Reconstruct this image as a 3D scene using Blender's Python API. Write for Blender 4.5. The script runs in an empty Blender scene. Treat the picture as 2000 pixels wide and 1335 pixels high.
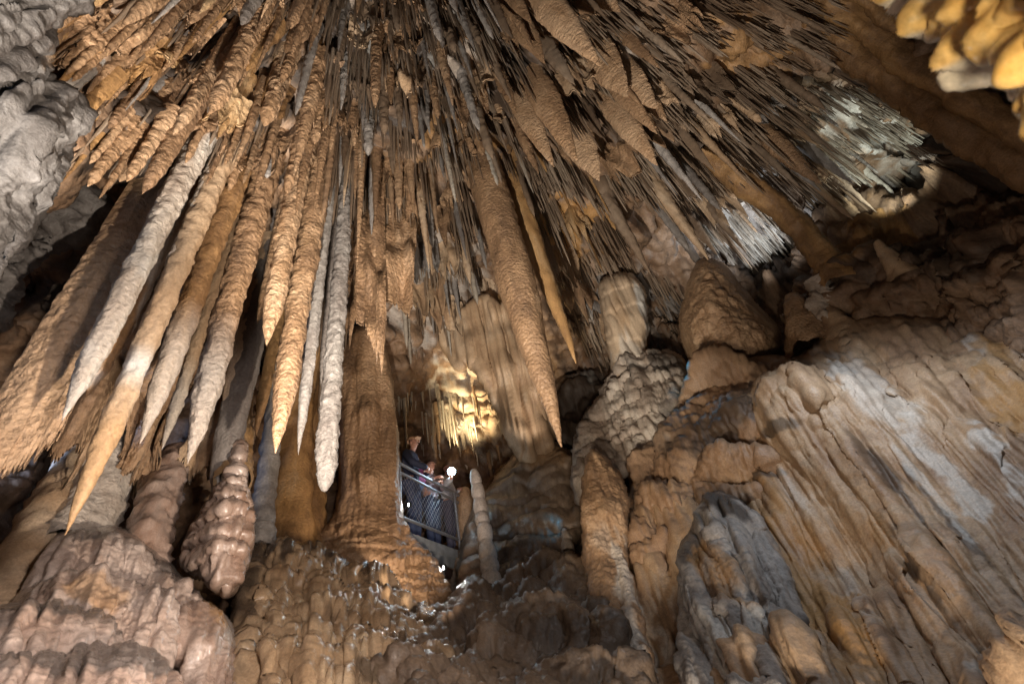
import bpy, math, random, time
import numpy as np
from mathutils import Vector
from mathutils.bvhtree import BVHTree
T0 = time.time()
random.seed(7); RNG = np.random.default_rng(11)
sc = bpy.context.scene
COL = sc.collection

# ------------------------------------------------------------------ camera geometry (wide lens looking up, slightly rolled)
F = 889.0                                   # focal length in photo pixels (photo 2000 x 1335)
ZV = np.array([-265.0, 1067.5, -F]); ZV /= np.linalg.norm(ZV)      # world up seen from the camera
_f = np.array([0, 0, -1.0]); YC = _f - ZV*(_f@ZV); YC /= np.linalg.norm(YC); XC = np.cross(YC, ZV)
RM = np.stack([XC, YC, ZV])
def rays(px, py):
    px = np.asarray(px, float); py = np.asarray(py, float)
    v = np.stack([px-1000, 667.5-py, np.full(px.shape, -F)], -1)
    v /= np.linalg.norm(v, axis=-1, keepdims=True)
    return v @ RM.T
def W(px, py, r): return rays(px, py)*r
def proj(p):
    c = RM.T @ np.asarray(p); return np.array([1000+F*c[0]/-c[2], 667.5-F*c[1]/-c[2]])
def size_at(p, px):                          # metres covered by px photo pixels at point p
    return px*(-(RM.T@np.asarray(p))[2])/F

cam = bpy.data.cameras.new('camera'); co = bpy.data.objects.new('camera', cam); COL.objects.link(co)
from mathutils import Matrix
co.matrix_world = Matrix([list(RM[i])+[0] for i in range(3)]+[[0, 0, 0, 1]])
cam.sensor_width = 36; cam.lens = F*36/2000; cam.clip_start = 0.05; cam.clip_end = 200
cam.dof.use_dof = True; cam.dof.focus_distance = 7.0; cam.dof.aperture_fstop = 2.8
sc.camera = co

# ------------------------------------------------------------------ world: faint ambient of a lamp-lit cave
wd = bpy.data.worlds.new('World'); sc.world = wd; wd.use_nodes = True
bg = wd.node_tree.nodes['Background']; bg.inputs[0].default_value = (0.75, 0.85, 1.0, 1); bg.inputs[1].default_value = 0.045
sc.view_settings.view_transform = 'Standard'; sc.view_settings.look = 'None'
sc.view_settings.exposure = 0.3; sc.view_settings.gamma = 1; sc.view_settings.use_curve_mapping = False
sc.render.engine = 'CYCLES'; sc.cycles.max_bounces = 4; sc.cycles.diffuse_bounces = 3; sc.cycles.glossy_bounces = 2
sc.cycles.use_denoising = True; sc.cycles.caustics_reflective = False; sc.cycles.sample_clamp_indirect = 6

# ------------------------------------------------------------------ cave lamps (hidden floodlights, plus added fill lamps without fittings)
def lamp(name, pos, power, color, target=None, cone=70, blend=0.6, radius=0.1):
    l = bpy.data.lights.new(name, 'SPOT' if target is not None else 'POINT')
    l.energy = power; l.color = color; l.shadow_soft_size = radius
    o = bpy.data.objects.new(name, l); COL.objects.link(o); o.location = pos
    if target is not None:
        l.spot_size = math.radians(cone); l.spot_blend = blend
        o.rotation_euler = (Vector(target)-Vector(pos)).to_track_quat('-Z', 'Y').to_euler()
    return o
WARM = (1.0, 0.80, 0.60); NEUT = (1.0, 0.89, 0.77); COOL = (0.72, 0.84, 1.0); BLUE = (0.36, 0.55, 1.0)
lamp('ceiling_floodlight', (-0.9, 1.2, -0.9), 3300, (1.0, 0.91, 0.79), W(900, 200, 9), 82, 0.7, 0.07)
lamp('left_floodlight', (1.3, 1.0, -0.7), 1150, (1.0, 0.85, 0.69), W(330, 420, 6), 70, 0.8, 0.07)
lamp('blue_floodlight', W(-60, 930, 5.6), 55, BLUE, W(640, 650, 7), 100, 0.6, 0.1)
lamp('corner_fill', (-1.2, -0.6, -0.3), 60, (0.5, 0.66, 1.0), W(20, 250, 4), 75, 0.8, 0.1)  # added blue fill for the corner rock, placed behind the camera
lamp('alcove_floodlight', W(872, 905, 9.7), 520, (1.0, 0.77, 0.42), W(938, 750, 10.8), 74, 1.0, 0.12)
lamp('drapery_fill', W(1085, 905, 8.3), 110, NEUT, W(975, 690, 9.9), 60, 1.0, 0.05)  # added fill grazing the drapery to bring out its flutes
lamp('shelf_floodlight', W(1560, 430, 6.2), 210, (0.8, 0.89, 1.0), W(1780, 830, 5.8), 130, 1.0, 0.15)
lamp('right_wall_fill', (0.3, 1.4, -1.0), 330, (1.0, 0.86, 0.70), W(1560, 1020, 5.4), 115, 1.0, 0.12)  # added warm fill for the right wall, no fitting there
lamp('pillar_fill', W(1000, 1150, 3.4), 260, (1.0, 0.84, 0.64), W(1260, 880, 7), 62, 1.0, 0.1)  # fill added to lift the dim pillar and middle right
lamp('mound_fill', (0.3, 0.5, 0.95), 290, (1.0, 0.87, 0.79), W(330, 1200, 3.3), 95, 1.0, 0.2)  # added fill near the camera, brightens the lower left mounds
lamp('straw_floodlight', W(1548, 548, 9.9), 480, (0.85, 0.92, 1.0), W(1420, 400, 12), 90, 1.0, 0.08)
lamp('far_floodlight', W(1760, 400, 10.0), 230, (0.9, 0.96, 0.85), W(1680, 250, 12.5), 95, 1.0, 0.08)
lamp('column_floodlight', W(900, 1190, 4.6), 230, WARM, W(740, 930, 7.6), 75, 0.8, 0.08)
lamp('ledge_floodlight', W(1130, 990, 5.4), 230, (1.0, 0.95, 0.82), W(1270, 740, 8.5), 42, 0.8, 0.06)
lamp('slope_fill', (0.9, 1.1, 0.9), 45, (1.0, 0.88, 0.76), W(1000, 1230, 5.2), 75, 1.0, 0.06)  # unseen fill added to lighten the dark slope
lamp('visitor_fill', (0.15, 0.7, 0.15), 260, (1.0, 0.84, 0.86), W(866, 975, 8.3), 17, 0.7, 0.06)  # lamp added beside the camera so the visitors are lit
lamp('near_rock_fill', (0.45, 0.2, 0.15), 34, (1.0, 0.85, 0.6), W(1900, 80, 1.5), 70, 0.7, 0.05)  # warm fill added to brighten the near rock
lamp('cyan_floodlight', W(1290, 690, 8.7), 9, (0.12, 0.60, 1.0), W(1370, 790, 7.9), 60, 0.6, 0.03)
lamp('low_cyan_floodlight', W(1120, 985, 7.4), 4, (0.12, 0.55, 1.0), W(1010, 1070, 7.6), 70, 0.6, 0.03)

# ------------------------------------------------------------------ noise
_perm = RNG.permutation(256); _perm = np.concatenate([_perm]*3)
_g = RNG.normal(size=(256, 3)); _g /= np.linalg.norm(_g, axis=1, keepdims=True); _g = _g.astype(np.float32)
def perlin(P):
    P = np.asarray(P, np.float32); i = np.floor(P).astype(np.int64); f = P-i; i &= 255
    u = f*f*f*(f*(f*6-15)+10); out = 0
    for dx in (0, 1):
        wx = u[:, 0] if dx else 1-u[:, 0]; a = _perm[i[:, 0]+dx]
        for dy in (0, 1):
            wy = u[:, 1] if dy else 1-u[:, 1]; b = _perm[a+i[:, 1]+dy]
            for dz in (0, 1):
                wz = u[:, 2] if dz else 1-u[:, 2]; h = _perm[b+i[:, 2]+dz]; g = _g[h]
                out = out + wx*wy*wz*(g[:, 0]*(f[:, 0]-dx)+g[:, 1]*(f[:, 1]-dy)+g[:, 2]*(f[:, 2]-dz))
    return out*1.5
def fbm(P, wl, o=4, g=0.5):
    s = 0; a = 1; P = np.asarray(P)/wl
    for k in range(o): s = s+a*perlin(P+17.3*k); a *= g; P = P*2.03
    return s
def lumps(P, wl, o=2):                       # rounded knobs with sharp creases
    s = 0; a = 1; P = np.asarray(P)/wl
    for k in range(o): s = s+a*np.abs(perlin(P+9.1*k)); a *= 0.5; P = P*2.1
    return s
def flutes(P, wl, zs=0.1, warp=0.3):         # vertical ribs
    P = np.asarray(P); rh = np.hypot(P[:, 0], P[:, 1]); rb = float(np.median(rh))
    Q = np.stack([np.arctan2(P[:, 0], P[:, 1])*rb, rh*zs*1.2, P[:, 2]*zs], 1)/wl; w = perlin(P/(wl*4)+5)*warp
    return np.abs(perlin(Q+w[:, None]))+0.4*np.abs(perlin(Q*2.1+31))
def tiers(P, h, warp=0.5, wl=1.0):           # flowstone terraces with a lip
    z = np.asarray(P)[:, 2]/h+warp*perlin(np.asarray(P)/wl)+0.35*warp*perlin(np.asarray(P)/(wl*.3)+7)
    s = z-np.floor(z); return np.power(1-s, .8)*np.clip(s/.14, 0, 1)

# ------------------------------------------------------------------ materials
MATS = {}
def rock(name, cols, wl=0.5, streak=0.25, rough=0.6, bump=0.35, bwl=0.03, spec=0.4, dark=(0.03, 0.022, 0.018), darkness=0.45, rand=0.25, sss=0.0, coat=0.0, cell=.2):
    m = bpy.data.materials.new(name); m.use_nodes = True; nt = m.node_tree; N = nt.nodes; L = nt.links
    p = N['Principled BSDF']; geo = N.new('ShaderNodeNewGeometry'); oi = N.new('ShaderNodeObjectInfo')
    mp = N.new('ShaderNodeMapping'); mp.inputs['Scale'].default_value = (1/wl, 1/wl, streak/wl); L.new(geo.outputs['Position'], mp.inputs[0])
    n1 = N.new('ShaderNodeTexNoise'); n1.inputs['Scale'].default_value = 1; n1.inputs['Detail'].default_value = 7; n1.inputs['Roughness'].default_value = .62; n1.inputs['Distortion'].default_value = .4
    L.new(mp.outputs[0], n1.inputs['Vector'])
    at = N.new('ShaderNodeAttribute'); at.attribute_name = 'tone'
    ma = N.new('ShaderNodeMath'); ma.operation = 'MULTIPLY_ADD'; ma.inputs[1].default_value = rand; L.new(oi.outputs['Random'], ma.inputs[0]); 
    mb = N.new('ShaderNodeMath'); mb.operation = 'MULTIPLY_ADD'; mb.inputs[1].default_value = 1.0; L.new(at.outputs['Fac'], mb.inputs[0]); mb.inputs[2].default_value = -rand*.5; L.new(mb.outputs[0], ma.inputs[2])
    ad = N.new('ShaderNodeMath'); ad.operation = 'ADD'; L.new(n1.outputs['Fac'], ad.inputs[0]); L.new(ma.outputs[0], ad.inputs[1])
    cr = N.new('ShaderNodeValToRGB'); e = cr.color_ramp.elements
    for i, c in enumerate(cols):
        pos = .3+.4*i/max(1, len(cols)-1)
        el = e[i] if i < 2 else e.new(pos)
        el.position = pos; el.color = (*c, 1)
    L.new(ad.outputs[0], cr.inputs[0])
    # dirt: dark manganese and clay films, joined with painted shade
    n2 = N.new('ShaderNodeTexNoise'); n2.inputs['Scale'].default_value = 1; n2.inputs['Detail'].default_value = 6; n2.inputs['Roughness'].default_value = .7
    mp2 = N.new('ShaderNodeMapping'); mp2.inputs['Scale'].default_value = (2.3/wl, 2.3/wl, 1.2*streak/wl+.3); mp2.inputs['Location'].default_value = (3.1, 7.7, 1.3); L.new(geo.outputs['Position'], mp2.inputs[0]); L.new(mp2.outputs[0], n2.inputs['Vector'])
    r2 = N.new('ShaderNodeMapRange'); r2.inputs[1].default_value = .52; r2.inputs[2].default_value = .72; r2.inputs[4].default_value = darkness; L.new(n2.outputs['Fac'], r2.inputs[0])
    astain_shade = N.new('ShaderNodeAttribute'); astain_shade.attribute_name = 'stain_shade'
    mx = N.new('ShaderNodeMath'); mx.operation = 'MAXIMUM'; L.new(r2.outputs[0], mx.inputs[0]); L.new(astain_shade.outputs['Fac'], mx.inputs[1])
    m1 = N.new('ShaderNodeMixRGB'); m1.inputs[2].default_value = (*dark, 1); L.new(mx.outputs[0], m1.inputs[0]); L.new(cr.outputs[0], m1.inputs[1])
    ac = N.new('ShaderNodeAttribute'); ac.attribute_name = 'calcite_glow'
    m2 = N.new('ShaderNodeMixRGB'); m2.inputs[2].default_value = (.60, .585, .55, 1); L.new(ac.outputs['Fac'], m2.inputs[0]); L.new(m1.outputs[0], m2.inputs[1])
    ao = N.new('ShaderNodeAttribute'); ao.attribute_name = 'ochre'
    m3 = N.new('ShaderNodeMixRGB'); m3.inputs[2].default_value = (.36, .19, .06, 1); L.new(ao.outputs['Fac'], m3.inputs[0]); L.new(m2.outputs[0], m3.inputs[1])
    # fine grain
    n3 = N.new('ShaderNodeTexNoise'); n3.inputs['Scale'].default_value = 1/bwl; n3.inputs['Detail'].default_value = 5; n3.inputs['Roughness'].default_value = .65; L.new(geo.outputs['Position'], n3.inputs['Vector'])
    vo = N.new('ShaderNodeTexVoronoi'); vo.inputs['Scale'].default_value = .6/bwl; L.new(geo.outputs['Position'], vo.inputs['Vector'])
    sm = N.new('ShaderNodeMath'); sm.operation = 'MULTIPLY_ADD'; sm.inputs[1].default_value = -cell; L.new(vo.outputs['Distance'], sm.inputs[0]); L.new(n3.outputs['Fac'], sm.inputs[2])
    gr = N.new('ShaderNodeMapRange'); gr.inputs[1].default_value = .3; gr.inputs[2].default_value = .7; gr.inputs[3].default_value = .72; gr.inputs[4].default_value = 1.22; L.new(n3.outputs['Fac'], gr.inputs[0])
    m4 = N.new('ShaderNodeMixRGB'); m4.blend_type = 'MULTIPLY'; m4.inputs[0].default_value = 1; L.new(m3.outputs[0], m4.inputs[1]); L.new(gr.outputs[0], m4.inputs[2])
    L.new(m4.outputs[0], p.inputs['Base Color'])
    b = N.new('ShaderNodeBump'); b.inputs['Strength'].default_value = bump; b.inputs['Distance'].default_value = bwl*.8; L.new(sm.outputs[0], b.inputs['Height']); L.new(b.outputs[0], p.inputs['Normal'])
    rr = N.new('ShaderNodeMapRange'); rr.inputs[1].default_value = .35; rr.inputs[2].default_value = .65; rr.inputs[3].default_value = max(.05, rough-.18); rr.inputs[4].default_value = min(1, rough+.15); L.new(n2.outputs['Fac'], rr.inputs[0]); L.new(rr.outputs[0], p.inputs['Roughness'])
    p.inputs['Specular IOR Level'].default_value = spec
    if coat: p.inputs['Coat Weight'].default_value = coat; p.inputs['Coat Roughness'].default_value = .12
    MATS[name] = m; return m
CLAY = (.335, .205, .115); CLAYL = (.45, .30, .185); OCH = (.36, .205, .085); WHT = (.60, .54, .47); GRY = (.27, .245, .225)
DK = (.05, .036, .028); BR = (.15, .085, .048); PINK = (.46, .30, .22)
rock('cave_rock', [BR, (.20, .125, .075), (.26, .17, .11), (.22, .19, .17)], wl=.55, streak=.3, rough=.62, bump=.5, bwl=.04, darkness=.75)
rock('clay_coat', [(.21, .125, .07), CLAY, CLAYL], wl=.3, streak=.5, rough=.5, bump=.9, bwl=.03, spec=.5, darkness=.25, cell=.6)
rock('ochre_calcite', [(.20, .11, .05), OCH, (.44, .30, .17)], wl=.3, streak=.25, rough=.5, bump=.7, bwl=.025, darkness=.3)
rock('white_calcite', [(.30, .23, .18), (.43, .36, .30), (.54, .48, .42)], wl=.3, streak=.4, rough=.6, bump=.9, bwl=.03, darkness=.15)
rock('grey_calcite', [(.17, .145, .13), GRY, (.40, .36, .33)], wl=.3, streak=.3, rough=.5, bump=.7, bwl=.025, darkness=.35)
rock('straw_brown', [(.10, .065, .042), (.20, .14, .095), (.33, .255, .19)], wl=.8, streak=.2, rough=.55, bump=.2, bwl=.02, darkness=.35, rand=.1)
rock('straw_pale', [(.20, .155, .115), (.38, .33, .27), (.55, .52, .46)], wl=.8, streak=.2, rough=.5, bump=.2, bwl=.02, darkness=.2, rand=.1)
rock('wet_flowstone', [(.23, .145, .08), (.37, .255, .155), (.50, .38, .25)], wl=.35, streak=.35, rough=.28, bump=.35, bwl=.014, spec=.6, darkness=.5, coat=.2)
rock('pink_flowstone', [(.26, .165, .12), (.38, .285, .235), (.50, .41, .36)], wl=.3, streak=.35, rough=.30, bump=.4, bwl=.012, spec=.6, dark=(.13, .11, .10), darkness=.4, coat=.35)
rock('dark_flowstone', [(.075, .052, .038), (.14, .098, .068), (.23, .165, .115)], wl=.5, streak=.6, rough=.42, bump=.6, bwl=.02, spec=.5, darkness=.5, coat=.08)
rock('tan_flowstone', [(.26, .16, .095), (.38, .255, .155), (.48, .36, .25)], wl=.45, streak=.25, rough=.55, bump=.45, bwl=.02, darkness=.4)
rock('pale_rock', [(.06, .052, .048), (.13, .12, .115), (.23, .22, .22)], wl=.4, streak=.3, rough=.6, bump=.7, bwl=.025, darkness=.45)
rock('honey_flowstone', [(.50, .28, .07), (.60, .40, .16), (.64, .56, .44)], wl=.12, streak=.6, rough=.25, bump=.1, bwl=.02, darkness=.25, dark=(.25, .11, .02), coat=.4)

def plain(name, col, rough=.6, metal=0, emit=None, estr=0, bump=0, scale=40):
    m = bpy.data.materials.new(name); m.use_nodes = True; nt = m.node_tree; p = nt.nodes['Principled BSDF']
    n = nt.nodes.new('ShaderNodeTexNoise'); n.inputs['Scale'].default_value = scale; n.inputs['Detail'].default_value = 4
    r = nt.nodes.new('ShaderNodeValToRGB'); r.color_ramp.elements[0].position = .3; r.color_ramp.elements[1].position = .7
    r.color_ramp.elements[0].color = (*[c*.7 for c in col], 1); r.color_ramp.elements[1].color = (*[min(1, c*1.2) for c in col], 1)
    tc = nt.nodes.new('ShaderNodeTexCoord'); nt.links.new(tc.outputs['Object'], n.inputs['Vector'])
    nt.links.new(n.outputs['Fac'], r.inputs[0]); nt.links.new(r.outputs[0], p.inputs['Base Color'])
    p.inputs['Roughness'].default_value = rough; p.inputs['Metallic'].default_value = metal
    if emit: p.inputs['Emission Color'].default_value = (*emit, 1); p.inputs['Emission Strength'].default_value = estr
    MATS[name] = m; return m

# ------------------------------------------------------------------ mesh helpers
def mesh_obj(name, V, Fc, mat, parent=None, attrs=None, smooth=True, origin=None):
    V = np.asarray(V, np.float32)
    if origin is None: origin = V.mean(0) if parent is None else np.zeros(3)
    origin = np.asarray(origin, np.float32)
    me = bpy.data.meshes.new(name); V2 = V-origin
    if isinstance(Fc, list):
        me.from_pydata(V2.tolist(), [], Fc)
    else:
        k = Fc.shape[1]; n = len(Fc)
        me.vertices.add(len(V2)); me.vertices.foreach_set('co', V2.ravel())
        me.loops.add(n*k); me.loops.foreach_set('vertex_index', np.ascontiguousarray(Fc, np.int32).ravel())
        me.polygons.add(n); me.polygons.foreach_set('loop_start', np.arange(0, n*k, k, dtype=np.int32))
        me.update(calc_edges=True)
    me.polygons.foreach_set('use_smooth', np.full(len(me.polygons), smooth))
    for a, vals in (attrs or {}).items():
        at = me.attributes.new(a, 'FLOAT', 'POINT'); at.data.foreach_set('value', np.asarray(vals, np.float32))
    me.materials.append(MATS[mat] if isinstance(mat, str) else mat)
    o = bpy.data.objects.new(name, me); COL.objects.link(o); o.location = origin.tolist()
    if parent is not None:
        o.parent = parent; o.location = (Vector(origin.tolist())-parent.location)
    return o
def tag(o, label=None, cat=None, group=None, kind=None):
    if label: o['label'] = label
    if cat: o['category'] = cat
    if group: o['group'] = group
    if kind: o['kind'] = kind
    return o
def empty(name, loc, label, cat, group=None):
    o = bpy.data.objects.new(name, None); COL.objects.link(o); o.location = [float(x) for x in loc]; o.empty_display_size = .2
    return tag(o, label, cat, group)
def grid_faces(nr, nc, keep=None):
    i = np.arange(nr*nc).reshape(nr, nc)
    f = np.stack([i[:-1, :-1], i[1:, :-1], i[1:, 1:], i[:-1, 1:]], -1).reshape(-1, 4)
    if keep is not None:
        k = keep.ravel(); f = f[k[f].all(1)]
    return f
def grid_normals(G, ref=None):
    du = np.gradient(G, axis=1); dv = np.gradient(G, axis=0); n = np.cross(du, dv)
    n /= np.linalg.norm(n, axis=-1, keepdims=True)+1e-12
    s = np.sign((n*(-G if ref is None else ref)).sum(-1, keepdims=True)); s[s == 0] = 1
    return n*s
class RBF:                                   # smooth range (distance) field through control points
    def __init__(s, c):
        c = np.array(c, float); s.X = c[:, :2]/500; y = np.log(c[:, 2]); n = len(c)
        d = np.linalg.norm(s.X[:, None]-s.X[None], axis=-1); A = d+1e-3*np.eye(n)*0
        B = np.concatenate([np.ones((n, 1)), s.X], 1)
        M = np.block([[A, B], [B.T, np.zeros((3, 3))]]); s.w = np.linalg.solve(M, np.concatenate([y, np.zeros(3)]))
    def __call__(s, px, py):
        Q = np.stack([px.ravel(), py.ravel()], -1)/500; out = np.zeros(len(Q)); n = len(s.X)
        for k in range(n): out += s.w[k]*np.linalg.norm(Q-s.X[k], axis=1)
        out += s.w[n]+s.w[n+1]*Q[:, 0]+s.w[n+2]*Q[:, 1]
        return np.exp(out).reshape(px.shape)
def poly_sd(px, py, poly):                   # signed distance, inside positive
    p = np.array(poly, float); q = np.roll(p, -1, 0); x = px.ravel(); y = py.ravel(); d = np.full(x.shape, 1e9); ins = np.zeros(x.shape, bool)
    for (ax, ay), (bx, by) in zip(p, q):
        ex, ey = bx-ax, by-ay; t = np.clip(((x-ax)*ex+(y-ay)*ey)/(ex*ex+ey*ey+1e-9), 0, 1)
        d = np.minimum(d, np.hypot(x-ax-t*ex, y-ay-t*ey))
        if ay != by: ins ^= ((ay > y) != (by > y)) & (x < ex*(y-ay)/(by-ay)+ax)
    return np.where(ins, d, -d).reshape(px.shape)
def smooth_poly(poly, n=3, jag=0):
    p = np.array(poly, float)
    for _ in range(n):
        q = np.roll(p, -1, 0); p = np.stack([.75*p+.25*q, .25*p+.75*q], 1).reshape(-1, 2)
    return p
def spots(px, py, P, lst, wl=.25, stretch=.2):   # stains, mineral patches, painted shade and glow with ragged, downward-running edges
    v = np.zeros(px.size); x = px.ravel(); y = py.ravel()
    nz = fbm(np.asarray(P).reshape(-1, 3)*np.array([1, 1, stretch]), wl, 4)
    for (cx, cy, rx, ry, ang, val) in lst:
        a = math.radians(ang); dx = x-cx; dy = y-cy; u = (dx*math.cos(a)+dy*math.sin(a))/rx; w = (-dx*math.sin(a)+dy*math.cos(a))/ry
        d = 1-np.hypot(u, w)+.75*nz
        v = np.maximum(v, val*np.clip(d/.35, 0, 1))
    return v

# ------------------------------------------------------------------ the cave shell: ceiling, walls, floor
SHELL = RBF([
 (-600, -600, 4.0), (-600, 200, 4.0), (-600, 900, 4.0), (-600, 1500, 2.6), (0, 0, 4.3), (0, 300, 4.4), (0, 520, 6.2), (-200, 500, 4.6), (60, 700, 7.0), (0, 1000, 6.0), (0, 1335, 4.0),
 (100, -500, 5.5), (200, 100, 4.9), (350, 0, 6.2), (230, 300, 5.0), (330, 330, 5.2), (400, 200, 5.8), (520, 330, 6.2), (460, 420, 6.8), (500, 600, 8.4), (330, 560, 8.0), (300, 900, 6.6), (500, 900, 7.6), (620, 60, 7.6), (640, 260, 7.4), (650, 420, 8.6), (650, 700, 9.6),
 (800, -500, 8.2), (800, -100, 8.6), (800, 200, 8.9), (760, 320, 9.2), (900, 330, 9.6), (900, 450, 10.6), (820, 600, 10.6), (900, 700, 10.9), (800, 850, 10.6), (900, 900, 10.8), (1000, 900, 10.5), (940, 960, 10.3),
 (1080, 0, 9.0), (1080, 250, 9.6), (1150, 400, 10.8), (1100, 600, 11.8), (1180, 700, 11.6), (1300, 100, 9.6), (1300, 300, 11.0), (1320, 480, 12.5), (1300, 650, 12.0), (1450, 450, 13.0), (1540, 300, 11.8), (1500, 100, 10.2), (1550, 500, 14.5), (1500, 560, 12.5), (1620, 530, 9.8),
 (1700, 250, 12.6), (1800, 320, 13.5), (1760, 380, 13.0), (1830, 420, 9.8), (1700, 480, 9.4), (1850, 200, 11.0), (1960, 350, 10.0), (1950, 480, 8.6), (1900, 600, 8.6), (1750, 600, 8.8), (1640, 640, 9.2), (2000, 100, 10), (1800, -300, 8.5), (1400, -400, 8.2), (2600, -300, 6), (2600, 500, 6), (2600, 1300, 4.5), (2300, 650, 7),
 (1400, 750, 9.2), (1200, 900, 9.2), (960, 1040, 10.0), (1040, 1050, 9.0), (1150, 1120, 7.6), (1000, 1200, 6.6), (850, 1200, 8.2), (830, 1000, 10.6), (860, 1090, 10.0), (760, 1000, 10.2), (600, 1100, 6.8), (1500, 1000, 7.4), (1800, 1000, 6.6), (1300, 1335, 5.2), (900, 1335, 4.4), (500, 1335, 4.2), (2000, 1335, 4.6), (1000, 1800, 2.6), (0, 1800, 2.2), (2000, 1800, 3.0), (-600, 2000, 2.0), (2600, 2000, 2.6)])
def axis(a, b, lo, hi, s, S):
    return np.concatenate([np.arange(lo, a, S), np.arange(a, b, s), np.arange(b, hi+S, S)])
gx = axis(-60, 2060, -700, 2700, 4.5, 26); gy = axis(-60, 1400, -600, 2000, 4.5, 26)
PX, PY = np.meshgrid(gx, gy); RG = SHELL(PX, PY)
G = rays(PX, PY)*RG[..., None]; NN = grid_normals(G); NZ0 = NN[..., 2].copy()
Pf = G.reshape(-1, 3)
ceil = np.clip(1-(PY.ravel()-300)/400, 0, 1)
d = .55*fbm(Pf, 1.5, 3)+ceil*(.9*(lumps(Pf*np.array([1, 1, .5]), 1.1, 2)-.35))+.22*lumps(Pf, .5, 3)+.30*(flutes(Pf, .30, .12)-.3)+.16*tiers(Pf, .55, .8, 1.2)
nearf = np.clip((RG.ravel()-2)/6, .25, 1)
G = G+NN*(d*nearf).reshape(RG.shape)[..., None]
NN = grid_normals(G); Pf = G.reshape(-1, 3)
G = G+NN*((.05*lumps(Pf, .12, 2)+.05*flutes(Pf, .09, .15))*nearf).reshape(RG.shape)[..., None]
calc_glow = spots(PX, PY, Pf, [(1690, 240, 90, 60, 30, .8), (1430, 430, 120, 60, 30, .6), (1230, 640, 90, 120, 0, .25), (850, 560, 110, 120, 0, .35), (935, 770, 90, 120, -10, .5), (700, 60, 40, 60, 0, .25), (860, 60, 90, 60, 0, .35), (1240, 60, 60, 40, 30, .3), (1750, 330, 60, 30, 0, .4)])  # calcite patches; the alcove one paints in its bright glow
stain_shade = spots(PX, PY, Pf, [(740, 400, 140, 150, 0, 1), (600, 600, 130, 280, 5, 1), (330, 160, 260, 200, 0, .95), (720, 120, 140, 140, 0, .95), (1000, 180, 160, 160, 0, .8), (1350, 250, 200, 120, 30, .7), (1900, 190, 220, 110, 35, .97), (1700, 60, 200, 60, 35, .9), (1500, 520, 110, 70, 20, .9), (1850, 520, 220, 80, 0, .6), (1980, 350, 100, 100, 0, .85), (120, 560, 140, 150, -50, .9), (1140, 820, 80, 120, 0, .85), (1090, 150, 60, 50, 20, .8), (1770, 330, 70, 50, 0, .85)], .5, .5)  # shade of hollows, recesses and gaps painted into the rock colour
och_glow = spots(PX, PY, Pf, [(950, 780, 60, 90, -15, .45), (1110, 430, 70, 80, 20, .8), (1460, 90, 110, 60, 30, .55), (900, 270, 120, 60, 0, .5), (1700, 470, 90, 40, -20, .6)])  # ochre stains; the alcove one paints in the golden glow
tone = .12*fbm(Pf, 2.2, 2)
bpath = np.interp(gx, [-700, 0, 420, 520, 800, 900, 1050, 1300, 1560, 1640, 1760, 1830, 2000, 2700], [520, 470, 420, 470, 470, 480, 520, 560, 560, 470, 420, 330, 300, 500])
fpath = np.interp(gx, [-700, 300, 480, 700, 870, 1000, 1200, 1300, 2700], [1300, 1150, 1060, 1110, 1180, 1060, 1120, 1400, 1500])
rowid = np.where(PY < bpath[None], 0, np.where(PY < fpath[None], 1, 2))
allf = grid_faces(*PX.shape); fid = rowid.ravel()[allf[:, 0]]
for k, nm in enumerate(('cave_ceiling', 'cave_wall', 'cave_floor')):
    f = allf[fid == k]; u, inv = np.unique(f.ravel(), return_inverse=True)
    mesh_obj(nm, Pf[u]*1.0 if False else G.reshape(-1, 3)[u], inv.reshape(-1, 4), 'cave_rock', attrs={'tone': tone[u], 'calcite_glow': calc_glow[u], 'stain_shade': stain_shade[u], 'ochre': och_glow[u]}, origin=np.zeros(3))['kind'] = 'structure'
BV = BVHTree.FromPolygons(G.reshape(-1, 3).tolist(), allf.tolist())
def on_shell(px, py):
    v = rays(px, py); h = BV.ray_cast(Vector((0, 0, 0)), Vector(v.tolist()))
    return np.array(h[0]) if h[0] is not None else v*float(SHELL(np.array([px]), np.array([py]))[0])

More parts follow.
